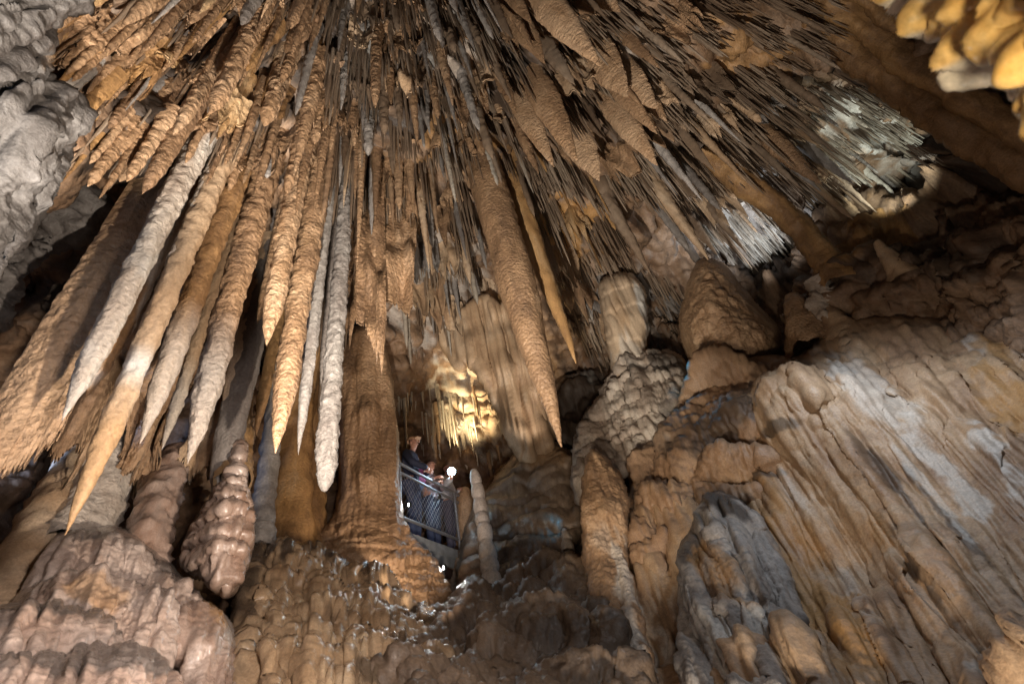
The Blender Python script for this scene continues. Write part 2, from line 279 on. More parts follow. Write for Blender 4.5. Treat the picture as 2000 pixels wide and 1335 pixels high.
# ------------------------------------------------------------------ generic builders
def relief(name, poly, ctrl, mat, label=None, cat=None, step=3.5, edge=(40, .6), disp=None, fine=None, spots_=None, group=None, kind=None, smooth=3, jag=6, tone=0.0, parent=None):
    """a formation with its own rounded body: ranges through ctrl, edges curling back towards the wall"""
    p = smooth_poly(poly, smooth); ctrl = list(ctrl)
    x0, y0 = p.min(0)-step; x1, y1 = p.max(0)+step
    X, Y = np.meshgrid(np.arange(x0, x1+step, step), np.arange(y0, y1+step, step))
    sd = poly_sd(X, Y, p)
    nz = perlin(np.stack([X.ravel()/34, Y.ravel()/34, np.full(X.size, 3.3)], 1))+.5*perlin(np.stack([X.ravel()/13, Y.ravel()/13, np.full(X.size, 8.3)], 1))
    sd = sd+(jag*nz).reshape(X.shape)*np.exp(-np.clip(sd, 0, None)/9)
    t = np.clip(sd/edge[0], 0, 1); r = RBF(ctrl)(X, Y) if len(ctrl) > 3 else np.full(X.shape, ctrl[0][2])
    r = r+edge[1]*(1-np.sqrt(np.clip(1-(1-t)**2, 0, 1)))
    Gd = rays(X, Y)*r[..., None]; n = grid_normals(Gd); Pq = Gd.reshape(-1, 3)
    if disp is not None:
        Gd = Gd+n*(disp(Pq)*np.clip(t.ravel()*1.4, .12, 1)).reshape(r.shape)[..., None]; n = grid_normals(Gd); Pq = Gd.reshape(-1, 3)
    if fine is not None: Gd = Gd+n*(fine(Pq)*np.clip(t.ravel()*2, .25, 1)).reshape(r.shape)[..., None]
    keep = sd > -step*.5
    f = grid_faces(*X.shape, keep=keep); u, inv = np.unique(f.ravel(), return_inverse=True)
    Pq = Gd.reshape(-1, 3); at = {'tone': tone+.1*fbm(Pq[u], 1.0, 2)}
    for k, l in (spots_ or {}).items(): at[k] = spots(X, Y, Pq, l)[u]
    o = mesh_obj(name, Pq[u], inv.reshape(-1, 4), mat, parent=parent, attrs=at)
    return tag(o, label, cat, group, kind)

def tube_geo(C, Rd, seg=12, flat=None, bump=.06, bwl=None, rib=0.0, ribwl=.03, cap=True):
    """tapered body along points C with radii Rd; flat=(direction, factor) squashes the section into a blade"""
    C = np.asarray(C, float); Rd = np.asarray(Rd, float); n = len(C)
    t = np.gradient(C, axis=0); t /= np.linalg.norm(t, axis=1, keepdims=True)+1e-9
    if flat is not None: a = np.array(flat[0], float); a /= np.linalg.norm(a)
    else: a = np.array([1., .2, 0]) if abs(t[0, 2]) > .6 else np.array([0, 0, 1.])
    u = a-t*(t@a)[:, None]; u /= np.linalg.norm(u, axis=1, keepdims=True)+1e-9; v = np.cross(t, u)
    th = np.arange(seg)*2*np.pi/seg
    k = flat[1] if flat is not None else 1
    D = u[:, None]*np.cos(th)[None, :, None]+v[:, None]*(np.sin(th)*k)[None, :, None]
    V = C[:, None]+D*Rd[:, None, None]
    Pq = V.reshape(-1, 3); rr = np.repeat(Rd, seg)
    bw = bwl or max(.02, float(np.median(Rd))*.8)
    off = bump*rr*(1.25*fbm(Pq*np.array([1, 1, .5]), bw, 5, .72)+.5*fbm(Pq*np.array([1, 1, .15]), bw*1.5, 2))
    if rib:
        zz = np.repeat(np.cumsum(np.r_[0, np.linalg.norm(np.diff(C, axis=0), axis=1)]), seg)/(ribwl*2.2); zz = zz+.55*perlin(np.stack([zz*.6, zz*0+3, zz*0], 1))+.06*perlin(Pq/.05)
        off += rib*rr*2.2*(np.abs(np.sin(np.pi*zz))**.5-.6)
    Pq = Pq+D.reshape(-1, 3)*off[:, None]
    i = np.arange(n*seg).reshape(n, seg); j = np.roll(i, -1, 1)
    f = np.stack([i[:-1], j[:-1], j[1:], i[1:]], -1).reshape(-1, 4)
    return Pq, f
def stal_profile(s, kind):
    if kind == 'carrot': return (1.25-.25*np.clip(s/.12, 0, 1))*np.power(np.clip(1-s, 0, 1), .62)*(.88+.12*(1-s))
    if kind == 'long': return (1.15-.15*np.clip(s/.1, 0, 1))*np.where(s < .84, 1-.46*s, (1-.46*.84)*np.clip(1-((np.clip(s, .84, 1)-.84)/.16)**1.4, 0, 1)**.85)
    if kind == 'spear': return np.interp(s, [0, .3, .6, .85, .96, 1], [1.15, 1.05, .88, .46, .16, .03])
    if kind == 'blunt': return np.where(s < .93, 1-.1*s, .9*np.sqrt(np.clip(1-((s-.93)/.07)**2, 0, 1)))
    if kind == 'blade': return np.interp(s, [0, .2, .4, .6, .78, .92, 1], [.95, 1, .96, .76, .48, .22, .02])
    if kind == 'spike': return (1.5-.5*np.clip(s/.15, 0, 1))*np.clip(1-s, 0, 1)**.8+.04
def solve_len(root, tip):                    # drop below root that brings the end to the tip pixel
    a = proj(root); best = (1e9, .3)
    for L in np.geomspace(.04, 14, 140):
        q = root-np.array([0, 0, L]); c = RM.T@q
        if -c[2] < .15: break
        e = np.hypot(*(proj(q)-tip))
        if e < best[0]: best = (e, L)
    return best[1]
def stalactite(rx, ry, tx, ty, w, mat, kind='long', label=None, group=None, r=None, seg=14, bump=.08, flat=None, lean=0.012, rings=None, name='stalactite', embed=.12, cat='stalactite', spotsfn=None, tone=0.0, rib=0.0):
    root = on_shell(rx, ry) if r is None else W(rx, ry, r)
    L = solve_len(root, np.array([tx, ty]))
    if flat is True: flat = ((root[1], -root[0], 0), .42)
    R0 = size_at(root-np.array([0, 0, L*.45]), w)/2*(1.12 if kind == 'long' else 1)
    n = rings or int(np.clip(L/(R0*.24), 20, 230)); s = np.linspace(0, 1, n); s = 1-(1-s)**1.1
    wob = np.cumsum(RNG.normal(size=(n, 2)), 0)*lean*R0*2.5/np.sqrt(n)*3
    C = root[None]-np.stack([np.zeros(n), np.zeros(n), s*L], 1); C[:, :2] += wob*(s**.7)[:, None]
    Rd = R0*stal_profile(s, kind)*(1+.07*perlin(np.stack([s*L/(R0*3), np.full(n, RNG.uniform(0, 90)), np.zeros(n)], 1)))
    Rd = np.maximum(Rd, R0*.025)
    C = np.concatenate([C[:1]+[[0, 0, embed]], C]); Rd = np.concatenate([Rd[:1]*1.15, Rd])
    V, f = tube_geo(C, Rd, seg, flat, bump, bwl=max(.04, R0*.6), rib=rib, ribwl=R0*.9)
    at = {'tone': np.full(len(V), tone)}
    if spotsfn: at.update(spotsfn(V, np.repeat(np.concatenate([[0], s]), seg)))
    return tag(mesh_obj(name, V, f, mat, attrs=at, origin=root), label, cat, group)

def curtain(name, pairs, r, mat, label, cat='drapery', ncol=40, nrow=46, thick=.03, wave=.04, wwl=.25, bump=.012, tone=0, group=None, spots_=None, follow=None, teeth=0, up=.15):
    """hanging sheet: pairs of (top pixel, bottom pixel); every column hangs straight down from its top"""
    pr = np.array(pairs, float); u0 = np.linspace(0, 1, len(pr)); u = np.linspace(0, 1, ncol)
    q = np.stack([np.interp(u, u0, pr[:, k]) for k in range(4)], 1)
    rr = np.interp(u, np.linspace(0, 1, len(np.atleast_1d(r))), np.atleast_1d(r)) if r is not None else None
    top = np.array([W(a, b, rr[i]) if rr is not None else on_shell(a, b) for i, (a, b) in enumerate(q[:, :2])])
    Ls = np.array([solve_len(top[i], q[i, 2:]) for i in range(ncol)])
    Ls *= 1+.07*perlin(np.stack([u*23, u*0+4, u*0], 1))
    if teeth:
        ph = u*teeth+1.2*perlin(np.stack([u*3, u*0+RNG.uniform(0, 99), u*0], 1)); fr = ph-np.floor(ph); am = RNG.uniform(.25, 1, 400)[np.floor(ph).astype(int)+50]
        Ls *= .35+.65*am*(1-np.abs(2*fr-1))**.8*np.sin(np.pi*np.clip(u, .03, .97))**.35
    s = np.linspace(0, 1, nrow); G0 = top[None]-np.stack([np.zeros((nrow, ncol)), np.zeros((nrow, ncol)), s[:, None]*Ls[None]], -1)
    G0[0] += [0, 0, up]
    n = grid_normals(G0); n[..., 2] *= .2; P0 = G0.reshape(-1, 3)
    off = wave*(fbm(P0*np.array([1, 1, .25]), wwl, 2))+bump*fbm(P0, .06, 3)+.7*bump*np.sin(P0[:, 2]/.05+4*perlin(P0/.2))*0
    Gm = G0+n*off.reshape(nrow, ncol)[..., None]
    e = np.minimum(np.minimum(np.linspace(0, 1, ncol), 1-np.linspace(0, 1, ncol))*6, 1)[None]*np.minimum((1-s)*8, 1)[:, None]
    th = thick*(.25+.75*np.sqrt(np.clip(e, 0, 1)))
    A = Gm+n*th[..., None]*.5; B = Gm-n*th[..., None]*.5
    N1 = nrow*ncol; f = grid_faces(nrow, ncol); i = np.arange(N1).reshape(nrow, ncol)
    rim = np.concatenate([i[:, 0], i[-1, 1:], i[::-1, -1][1:], i[0, ::-1][1:-1]]); rn = np.roll(rim, -1)
    side = np.stack([rim, rn, rn+N1, rim+N1], 1)
    V = np.concatenate([A.reshape(-1, 3), B.reshape(-1, 3)]); Fc = np.concatenate([f, f[:, ::-1]+N1, side])
    o = mesh_obj(name, V, Fc, mat, attrs={'tone': np.full(len(V), tone)+.08*fbm(V, .6, 2)}, origin=top[ncol//2])
    return tag(o, label, cat, group)

# ------------------------------------------------------------------ large flowstone formations
def FL(wl, a, zs=.1): return lambda P: a*flutes(P, wl, zs)
relief('flowstone_wall', [(1215, 1420), (1225, 1180), (1215, 1080), (1240, 960), (1330, 900), (1390, 830), (1440, 760), (1540, 700), (1620, 640), (1720, 612), (1850, 610), (1960, 640), (2150, 700), (2300, 900), (2300, 1500), (1215, 1500)],
    [(1230, 1000, 6.9), (1235, 1200, 5.4), (1240, 1420, 4.0), (1400, 860, 7.4), (1480, 780, 7.4), (1560, 720, 7.9), (1700, 640, 8.2), (1850, 625, 8.2), (2000, 670, 7.6), (1600, 790, 6.6), (1720, 790, 6.3), (1850, 800, 6.2), (2000, 850, 5.8), (1500, 950, 6.4), (1600, 1100, 5.4), (1750, 1100, 5.2), (1900, 1100, 5.0), (1400, 1000, 6.5), (1330, 1100, 5.9), (1400, 1335, 4.2), (1600, 1335, 4.1), (1800, 1335, 3.9), (2000, 1335, 3.7), (2300, 1000, 4.8), (2300, 1500, 3), (1600, 1500, 3.2)],
    'tan_flowstone', 'broad ribbed tan flowstone wall running down the right side under a pale rounded shelf', 'flowstone', step=3, edge=(60, 1.0),
    disp=lambda P: .20*fbm(P*np.array([1, 1, .3]), 1.1, 2)+.30*(flutes(P, .85, .30, .4)-.3)+.24*(flutes(P, .55, .04, .25)-.3)*np.clip(.75+.9*perlin(P/1.1), .15, 1.3)+.10*lumps(P, .4, 2)*np.clip((P[:, 2]-1.5)/.8, .1, 1),
    fine=lambda P: .15*flutes(P, .21, .03, .3)*np.clip(.7+1.2*perlin(P/.7+9), .1, 1.4)+.055*flutes(P, .075, .035, .25)+.012*fbm(P, .1, 4),
    spots_={'calcite_glow': [(1700, 760, 110, 45, 28, 0.40), (1830, 900, 160, 28, 50, 0.54), (1960, 900, 110, 30, 52, 0.58), (1920, 690, 70, 14, 40, 0.43), (1990, 690, 50, 40, 40, 0.25), (1300, 1260, 90, 22, 62, 0.65), (1390, 1280, 110, 26, 60, 0.54), (1250, 1290, 80, 22, 66, 0.58), (1480, 1230, 120, 30, 58, 0.43), (1560, 980, 60, 26, 60, 0.36), (1680, 1190, 160, 18, 62, 0.29), (1950, 1320, 70, 30, -10, 0.50), (1850, 1000, 130, 10, 52, 0.43), (1790, 930, 120, 10, 50, 0.43)],  # white calcite streaks, their lit highlights also put into the pigment
            'ochre': [(1600, 1200, 190, 45, 62, .75), (1690, 1270, 160, 40, 62, .8), (1560, 1040, 110, 45, 60, .5), (1990, 800, 80, 50, 45, .7), (1950, 700, 60, 40, 45, .6), (1740, 1060, 60, 20, 60, .4)],
            'stain_shade': [(1600, 725, 90, 16, 15, .55), (1780, 990, 190, 9, 52, .75), (1870, 1040, 190, 9, 50, .7), (1830, 1160, 170, 12, 55, .7), (1740, 1000, 180, 8, 55, .6), (1700, 900, 120, 8, 52, .5), (1380, 980, 30, 26, 0, .6), (1630, 1040, 10, 50, -30, .3), (1480, 940, 60, 10, -15, .8), (1540, 850, 50, 10, -15, .7)]})
relief('bell_flowstone', [(1335, 1420), (1330, 1250), (1325, 1100), (1345, 1030), (1375, 970), (1410, 955), (1470, 990), (1510, 1050), (1545, 1120), (1580, 1230), (1620, 1420)],
    [(1410, 960, 6.1), (1345, 1030, 5.75), (1400, 1050, 5.2), (1480, 1050, 5.5), (1340, 1200, 4.75), (1420, 1200, 4.3), (1520, 1180, 4.7), (1360, 1420, 3.7), (1460, 1420, 3.3), (1600, 1420, 3.5)],
    'grey_calcite', 'bell shaped grey orange flowstone with dark knobbly crown before the ribbed wall', 'flowstone', step=2.6, edge=(34, .5), tone=.08,
    disp=lambda P: .16*lumps(P*np.array([1, 1, .5]), .5, 1)+.16*flutes(P, .24, .04, .3), fine=lambda P: .09*flutes(P, .10, .04, .35)+.012*fbm(P, .05, 3),
    spots_={'stain_shade': [(1405, 985, 80, 50, 0, .9), (1350, 1060, 40, 80, 0, .8)], 'ochre': [(1420, 1150, 30, 80, -25, .65), (1385, 1140, 12, 70, -20, .5), (1540, 1080, 30, 60, -25, .55)], 'calcite_glow': [(1480, 1250, 80, 30, 62, .6), (1430, 1290, 90, 24, 64, .7)]})
relief('knobbly_flowstone', [(1215, 1010), (1235, 950), (1215, 900), (1270, 860), (1325, 800), (1350, 730), (1380, 690), (1460, 700), (1520, 690), (1580, 720), (1560, 800), (1530, 880), (1540, 960), (1480, 1000), (1360, 1010), (1300, 1110), (1240, 1150)],
    [(1240, 980, 7.0), (1230, 900, 7.8), (1330, 800, 8.0), (1370, 700, 8.6), (1520, 700, 8.3), (1570, 760, 7.4), (1450, 830, 7.2), (1350, 900, 6.9), (1500, 930, 6.6), (1400, 980, 6.5), (1280, 1050, 6.3), (1250, 1140, 5.9)],
    'tan_flowstone', 'dark brown knobbly flowstone bank of rounded lumps below the big stalagmite cone', 'flowstone', step=2.6, edge=(34, .6), tone=-.13,
    disp=lambda P: .55*lumps(P, .8, 1)+.12*fbm(P, .8, 3), fine=lambda P: .06*lumps(P, .24, 2)+.06*flutes(P, .10, .12)+.02*fbm(P, .07, 3),
    spots_={'stain_shade': [(1420, 850, 110, 30, -25, .75), (1330, 870, 60, 30, -20, .5), (1370, 1000, 40, 60, 20, .5), (1500, 770, 60, 20, -20, .5)], 'ochre': [(1540, 840, 30, 50, -20, .4)]})
relief('ledge_flowstone', [(1120, 1000), (1115, 860), (1150, 800), (1190, 740), (1200, 690), (1260, 680), (1330, 690), (1350, 740), (1330, 820), (1270, 880), (1230, 930), (1170, 960)],
    [(1120, 980, 7.7), (1130, 860, 8.6), (1200, 720, 9.2), (1330, 700, 9.2), (1240, 780, 8.6), (1320, 800, 8.4), (1220, 900, 7.9), (1260, 860, 8.1), (1170, 940, 7.6)],
    'white_calcite', 'pale greenish terraced flowstone ledges stepping up behind the tan pillar', 'flowstone', step=2.6, edge=(28, .5), tone=-.1,
    disp=lambda P: .12*tiers(P, .5, .8, .6)+.16*flutes(P, .4, .03), fine=lambda P: .10*flutes(P, .12, .03)+.03*tiers(P, .16, 1., .2),
    spots_={'stain_shade': [(1300, 720, 60, 30, 0, .8), (1130, 830, 30, 60, 0, .8), (1320, 810, 40, 20, 0, .6)]})
relief('mushroom_column', [(1170, 545), (1205, 530), (1240, 535), (1262, 575), (1268, 640), (1262, 690), (1275, 740), (1262, 800), (1215, 800), (1198, 745), (1188, 700), (1185, 650), (1172, 600)],
    [(1170, 560, 10.4), (1262, 560, 10.5), (1190, 700, 9.2), (1270, 700, 9.3), (1230, 620, 9.7), (1235, 780, 8.7)],
    'tan_flowstone', 'fluted column with a flared mushroom cap between the hanging stalactites and the pale ledges', 'column', step=2, edge=(24, .5), tone=.08,
    disp=lambda P: .10*flutes(P, .3, .06)+.03*tiers(P, .6, .3, .8), fine=lambda P: .09*flutes(P, .13, .06),
    spots_={'calcite_glow': [(1250, 590, 10, 50, -12, .8), (1235, 700, 40, 40, 0, .4)]})
relief('base_flowstone', [(886, 1168), (898, 1090), (908, 1010), (950, 950), (985, 915), (1010, 870), (1050, 850), (1085, 865), (1120, 880), (1145, 940), (1150, 1030), (1120, 1075), (1060, 1120), (1010, 1170), (960, 1190)],
    [(880, 1150, 7.1), (910, 1000, 8.7), (990, 920, 9.3), (1080, 870, 9.3), (1140, 950, 8.4), (1000, 1010, 8.1), (1070, 1000, 7.9), (1120, 1070, 7.4), (1000, 1150, 6.9), (930, 1130, 7.2)],
    'dark_flowstone', 'wet brown flowstone slope between the viewing platform and the tan pillar', 'flowstone', step=2.4, edge=(26, .5), tone=.12,
    disp=lambda P: .26*lumps(P, .7, 1)+.08*tiers(P, .35, .6, .6), fine=lambda P: .03*lumps(P, .16, 1)+.025*flutes(P, .08, .2),
    spots_={'ochre': [(1060, 900, 60, 30, 0, .35)], 'stain_shade': [(980, 1060, 30, 60, 0, .6), (1010, 1120, 60, 20, -20, .6)]})
relief('tan_pillar', [(1135, 1100), (1135, 960), (1142, 900), (1160, 872), (1185, 895), (1225, 935), (1232, 1000), (1225, 1080), (1240, 1160), (1262, 1240), (1330, 1420), (1200, 1420), (1190, 1300), (1150, 1200)],
    [(1160, 880, 7.0), (1225, 940, 6.9), (1140, 1000, 6.5), (1225, 1050, 6.2), (1160, 1180, 5.6), (1235, 1180, 5.3), (1200, 1420, 4.0), (1310, 1420, 3.7), (1185, 1000, 6.2), (1200, 1200, 5.2)],
    'clay_coat', 'tan clay coated pillar standing free at the left edge of the right wall', 'column', step=2.4, edge=(18, .4),
    disp=lambda P: .10*fbm(P, .6, 3)+.08*flutes(P, .25, .1), fine=lambda P: .02*fbm(P, .07, 3)+.02*flutes(P, .06, .15),
    spots_={'calcite_glow': [(1215, 1110, 14, 120, -8, .55), (1260, 1300, 22, 110, -22, .6), (1180, 1050, 20, 30, 0, .2)]})
relief('fluted_drapery_wall', [(848, 640), (862, 604), (890, 618), (912, 590), (945, 572), (975, 596), (1008, 580), (1040, 625), (1075, 740), (1090, 850), (1060, 900), (1015, 905), (985, 850), (955, 770), (925, 705), (895, 735), (865, 690)],
    [(850, 620, 10.6), (950, 590, 10.4), (1040, 620, 10.3), (930, 700, 9.8), (1000, 720, 9.5), (1080, 800, 9.5), (1030, 890, 9.1), (1000, 860, 9.2)],
    'tan_flowstone', 'fan of fine fluted grey drapery spreading down beside the yellow lit alcove', 'drapery', step=2, edge=(16, .4), jag=4, tone=.03,
    disp=lambda P: .30*flutes(P, .36, .03, .3)+.12*fbm(P, .8, 2), fine=lambda P: .10*flutes(P, .13, .03, .2))
relief('giant_column', [(668, 640), (735, 630), (765, 720), (775, 830), (782, 905), (783, 985), (795, 1030), (832, 1075), (862, 1110), (880, 1170), (845, 1205), (780, 1200), (700, 1150), (620, 1110), (590, 1060), (650, 1020), (664, 930), (662, 800)],
    [(670, 650, 8.8), (735, 640, 8.9), (664, 800, 8.0), (770, 800, 8.1), (715, 800, 7.6), (720, 930, 7.1), (664, 940, 7.5), (782, 950, 7.5), (720, 1060, 6.6), (600, 1060, 7.0), (830, 1080, 7.1), (780, 1180, 6.3), (870, 1160, 6.8), (650, 1110, 6.5)],
    'clay_coat', 'huge brown fluted column on a tiered flowstone base beside the viewing platform', 'column', step=2, edge=(20, .7), jag=3, tone=-.02,
    disp=lambda P: .13*flutes(P, .45, .06)+.09*tiers(P, .55, .45, .7)*np.clip((2.6-P[:, 2])/.8, .1, 1)+.05*lumps(P, .4, 2)*np.clip((2.3-P[:, 2])/.6, 0, 1),
    fine=lambda P: .05*flutes(P, .1, .12)+.04*tiers(P, .15, .7, .25)*np.clip((2.6-P[:, 2])/.6, .15, 1))
# floor slope and the wet middle flowstone
relief('dark_flowstone_slope', [(800, 1420), (790, 1300), (815, 1205), (880, 1165), (960, 1145), (1040, 1110), (1110, 1075), (1150, 1110), (1185, 1190), (1215, 1300), (1300, 1500), (800, 1500)],
    [(820, 1210, 6.1), (960, 1150, 6.9), (1110, 1085, 7.2), (1160, 1150, 6.1), (1000, 1230, 5.3), (850, 1290, 4.6), (1150, 1270, 5.0), (1000, 1335, 4.0), (1200, 1420, 3.9), (850, 1450, 3.1), (1250, 1500, 3.3)],
    'dark_flowstone', 'dark wet rounded flowstone slope across the bottom centre', 'flowstone', step=2.6, edge=(30, .5), kind=None,
    disp=lambda P: .40*lumps(P*np.array([1, 1, 1.2]), .75, 2), fine=lambda P: .06*lumps(P, .17, 2)+.02*fbm(P, .06, 4))
relief('caramel_flowstone', [(455, 1420), (462, 1250), (470, 1130), (485, 1075), (530, 1055), (590, 1062), (650, 1085), (720, 1120), (790, 1165), (850, 1195), (880, 1240), (870, 1330), (860, 1500), (455, 1500)],
    [(480, 1080, 5.6), (560, 1062, 5.9), (700, 1115, 6.1), (850, 1200, 6.0), (870, 1260, 5.2), (500, 1160, 4.9), (600, 1160, 4.9), (720, 1190, 5.1), (540, 1240, 4.0), (660, 1250, 4.0), (780, 1260, 4.4), (480, 1335, 3.5), (600, 1335, 3.15), (720, 1335, 3.3), (850, 1335, 3.9), (600, 1500, 2.5), (860, 1500, 2.9)],
    'wet_flowstone', 'glistening caramel flowstone cascade of lobes and dripping ribs under the dark rim', 'flowstone', step=2, edge=(26, .5), jag=3,
    disp=lambda P: .06*tiers(P, .48, .6, .5)+.20*lumps(P*np.array([1, 1, .5]), .42, 1)+.09*flutes(P, .22, .05), fine=lambda P: .075*flutes(P, .085, .05, .5)+.02*lumps(P*np.array([1, 1, .6]), .1, 1),
    spots_={'stain_shade': [(640, 1095, 190, 26, 25, .95), (500, 1100, 60, 40, 0, .9), (760, 1170, 120, 20, 28, .9), (820, 1230, 90, 18, 15, .8), (760, 1335, 110, 40, -20, .75), (470, 1180, 24, 90, 0, .8)]})
relief('caramel_dome', [(700, 1420), (720, 1350), (760, 1305), (810, 1290), (880, 1300), (950, 1340), (1000, 1420), (1000, 1500), (700, 1500)],
    [(760, 1305, 3.5), (880, 1300, 3.6), (830, 1340, 3.0), (960, 1400, 3.2), (720, 1400, 3.0), (840, 1480, 2.4)],
    'dark_flowstone', 'low dark brown wet dome at the very bottom of the picture', 'flowstone', step=2.6, edge=(26, .35), disp=lambda P: .2*lumps(P, .4, 2), fine=lambda P: .04*lumps(P, .12, 2)+.01*fbm(P, .04, 2))
# pinkish tiers at the lower left
def tier(poly, ctrl, label, h, sp=None):
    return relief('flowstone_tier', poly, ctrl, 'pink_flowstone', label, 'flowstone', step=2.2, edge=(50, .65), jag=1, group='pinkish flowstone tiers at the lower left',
        disp=lambda P: .035*lumps(P, .5, 1)+.05*flutes(P, .17, .03), fine=lambda P: .06*flutes(P, .062, .035, .5)+.008*fbm(P, .035, 3), spots_=sp)
tier([(-60, 1420), (10, 1180), (70, 1090), (110, 1035), (180, 1025), (240, 1028), (300, 1070), (360, 1130), (430, 1200), (478, 1290), (490, 1420), (490, 1500), (-60, 1500)],
    [(110, 1040, 4.1), (240, 1030, 4.1), (360, 1130, 3.8), (470, 1280, 3.6), (150, 1150, 3.6), (300, 1200, 3.4), (440, 1400, 3.0), (0, 1250, 3.6)], 'uppermost pinkish flowstone tier, its shoulder meeting the column feet', .5, {'stain_shade': [(330, 1108, 130, 32, 42, .95), (170, 1044, 70, 20, 0, .95)]})
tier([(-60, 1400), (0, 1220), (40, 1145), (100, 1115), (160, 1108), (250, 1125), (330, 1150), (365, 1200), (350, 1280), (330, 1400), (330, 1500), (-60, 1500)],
    [(50, 1145, 3.5), (160, 1110, 3.5), (320, 1150, 3.45), (60, 1200, 3.15), (200, 1190, 3.05), (320, 1220, 3.1), (100, 1400, 2.6), (320, 1400, 2.7)], 'pink orange flowstone tier with a drip fringe, second from the top of the stack', .4, {'ochre': [(190, 1180, 60, 30, 10, .5)], 'stain_shade': [(160, 1126, 130, 24, 0, .95), (310, 1158, 90, 28, 25, .95)]})
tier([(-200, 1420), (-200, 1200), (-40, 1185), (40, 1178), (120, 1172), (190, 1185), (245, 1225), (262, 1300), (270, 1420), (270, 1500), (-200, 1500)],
    [(-100, 1190, 3.0), (120, 1175, 3.0), (240, 1225, 2.95), (0, 1240, 2.6), (150, 1240, 2.6), (-100, 1400, 2.2), (100, 1400, 2.25), (250, 1400, 2.4)], 'broad grey topped flowstone tier with orange drip ribs at the left picture edge', .4, {'stain_shade': [(60, 1198, 220, 40, 0, .95), (225, 1223, 40, 60, 40, .95)]})
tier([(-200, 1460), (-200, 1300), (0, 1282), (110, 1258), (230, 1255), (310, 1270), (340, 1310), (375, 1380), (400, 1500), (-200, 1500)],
    [(-100, 1290, 2.5), (110, 1262, 2.55), (310, 1275, 2.6), (0, 1330, 2.15), (200, 1320, 2.15), (340, 1400, 2.2), (0, 1480, 1.8), (300, 1480, 1.85)], 'lowest grey purple flowstone tier in the bottom left corner', .4, {'stain_shade': [(150, 1288, 280, 68, 0, .95)]})
tier([(330, 1500), (345, 1330), (330, 1230), (360, 1170), (410, 1170), (455, 1220), (478, 1290), (480, 1400), (480, 1500)],
    [(360, 1180, 3.35), (450, 1230, 3.4), (400, 1260, 3.0), (470, 1330, 3.1), (350, 1350, 2.9), (420, 1480, 2.5)], 'narrow pale flowstone tier with an amber lobe leaning towards the caramel cascade', .25, {'ochre': [(415, 1200, 26, 40, 0, .8)], 'calcite_glow': [(445, 1220, 24, 40, 0, .4)]})
relief('pinecone_stalagmite', [(352, 1095), (365, 1040), (392, 1000), (430, 940), (452, 870), (470, 840), (488, 880), (482, 930), (492, 975), (497, 1030), (488, 1095), (470, 1135), (455, 1165), (430, 1170), (400, 1130), (372, 1125)],
    [(470, 850, 5.0), (400, 1000, 4.6), (490, 990, 4.5), (440, 1000, 4.1), (360, 1090, 4.3), (430, 1080, 3.85), (490, 1080, 4.1), (440, 1160, 3.8)],
    'pink_flowstone', 'fat pinecone shaped stalagmite of stacked drip lobes left of the caramel cascade', 'stalagmite', step=1.8, edge=(30, .5), jag=3, tone=.05,
    disp=lambda P: .06*tiers(P, .17, .3, .4)+.03*lumps(P, .16, 1), fine=lambda P: .05*flutes(P, .06, .14)+.012*lumps(P, .05, 1))
# shafts behind the left stalactites
def shaft(name, pts, mat, label, cat='column', r=None, seg=22, bump=.12, tone=0, rib=0.0, n=70, group=None, bwl=None):
    p = np.array(pts, float); s0 = np.linspace(0, 1, len(p)); s = np.linspace(0, 1, n)
    q = np.stack([np.interp(s, s0, p[:, k]) for k in range(4)], 1)
    ker = np.ones(5)/5
    for k in range(4): q[:, k] = np.convolve(np.pad(q[:, k], 2, mode='reflect', reflect_type='odd'), ker, 'valid')
    C = np.array([W(a, b, c) for a, b, w, c in q]); Rd = np.array([max(.004, size_at(C[i], q[i, 2])/2) for i in range(n)])
    V, f = tube_geo(C, Rd, seg, None, bump, rib=rib, ribwl=float(np.median(Rd))*1.1, bwl=bwl)
    return tag(mesh_obj(name, V, f, mat, attrs={'tone': np.full(len(V), tone)+.08*fbm(V, .4, 2)}, origin=C[-1]), label, cat, group)
shaft('column', [(268, 640, 40, 6.6), (250, 760, 66, 6.2), (222, 880, 84, 5.6), (180, 990, 100, 5.0), (130, 1090, 120, 4.5)], 'white_calcite', 'pinkish white column leaning behind the leftmost stalactites above the tiers', bump=.16)
shaft('column', [(180, 800, 26, 6.2), (150, 890, 50, 5.6), (95, 1000, 76, 4.9), (20, 1140, 80, 4.2), (-60, 1290, 90, 3.6)], 'tan_flowstone', 'narrow brown column at the left edge between the clay sheet and the pink tiers', bump=.16)
shaft('column', [(350, 880, 46, 5.6), (325, 940, 66, 5.2), (300, 1000, 74, 4.8), (280, 1080, 80, 4.5), (262, 1150, 90, 4.35)], 'pink_flowstone', 'stubby mottled pink column directly under the two cream stalactite tips', bump=.2)
shaft('column', [(478, 700, 30, 6.4), (474, 800, 36, 6.0), (466, 880, 48, 5.4), (455, 940, 62, 4.8)], 'ochre_calcite', 'orange brown column rising out of the top of the pinecone stalagmite', bump=.16)
shaft('column', [(552, 660, 24, 7.4), (540, 780, 30, 7.0), (525, 900, 34, 6.5), (512, 1000, 42, 6.0), (508, 1080, 54, 5.6)], 'grey_calcite', 'slim grey beaded column left of the orange column', bump=.14, rib=.07)
shaft('column', [(578, 735, 56, 8.2), (574, 760, 72, 8.1), (572, 860, 74, 7.7), (568, 960, 78, 7.2), (566, 1070, 92, 6.7), (565, 1115, 100, 6.6)], 'ochre_calcite', 'bright orange column with a dark broken rim in the deep recess', bump=.1, tone=.02)
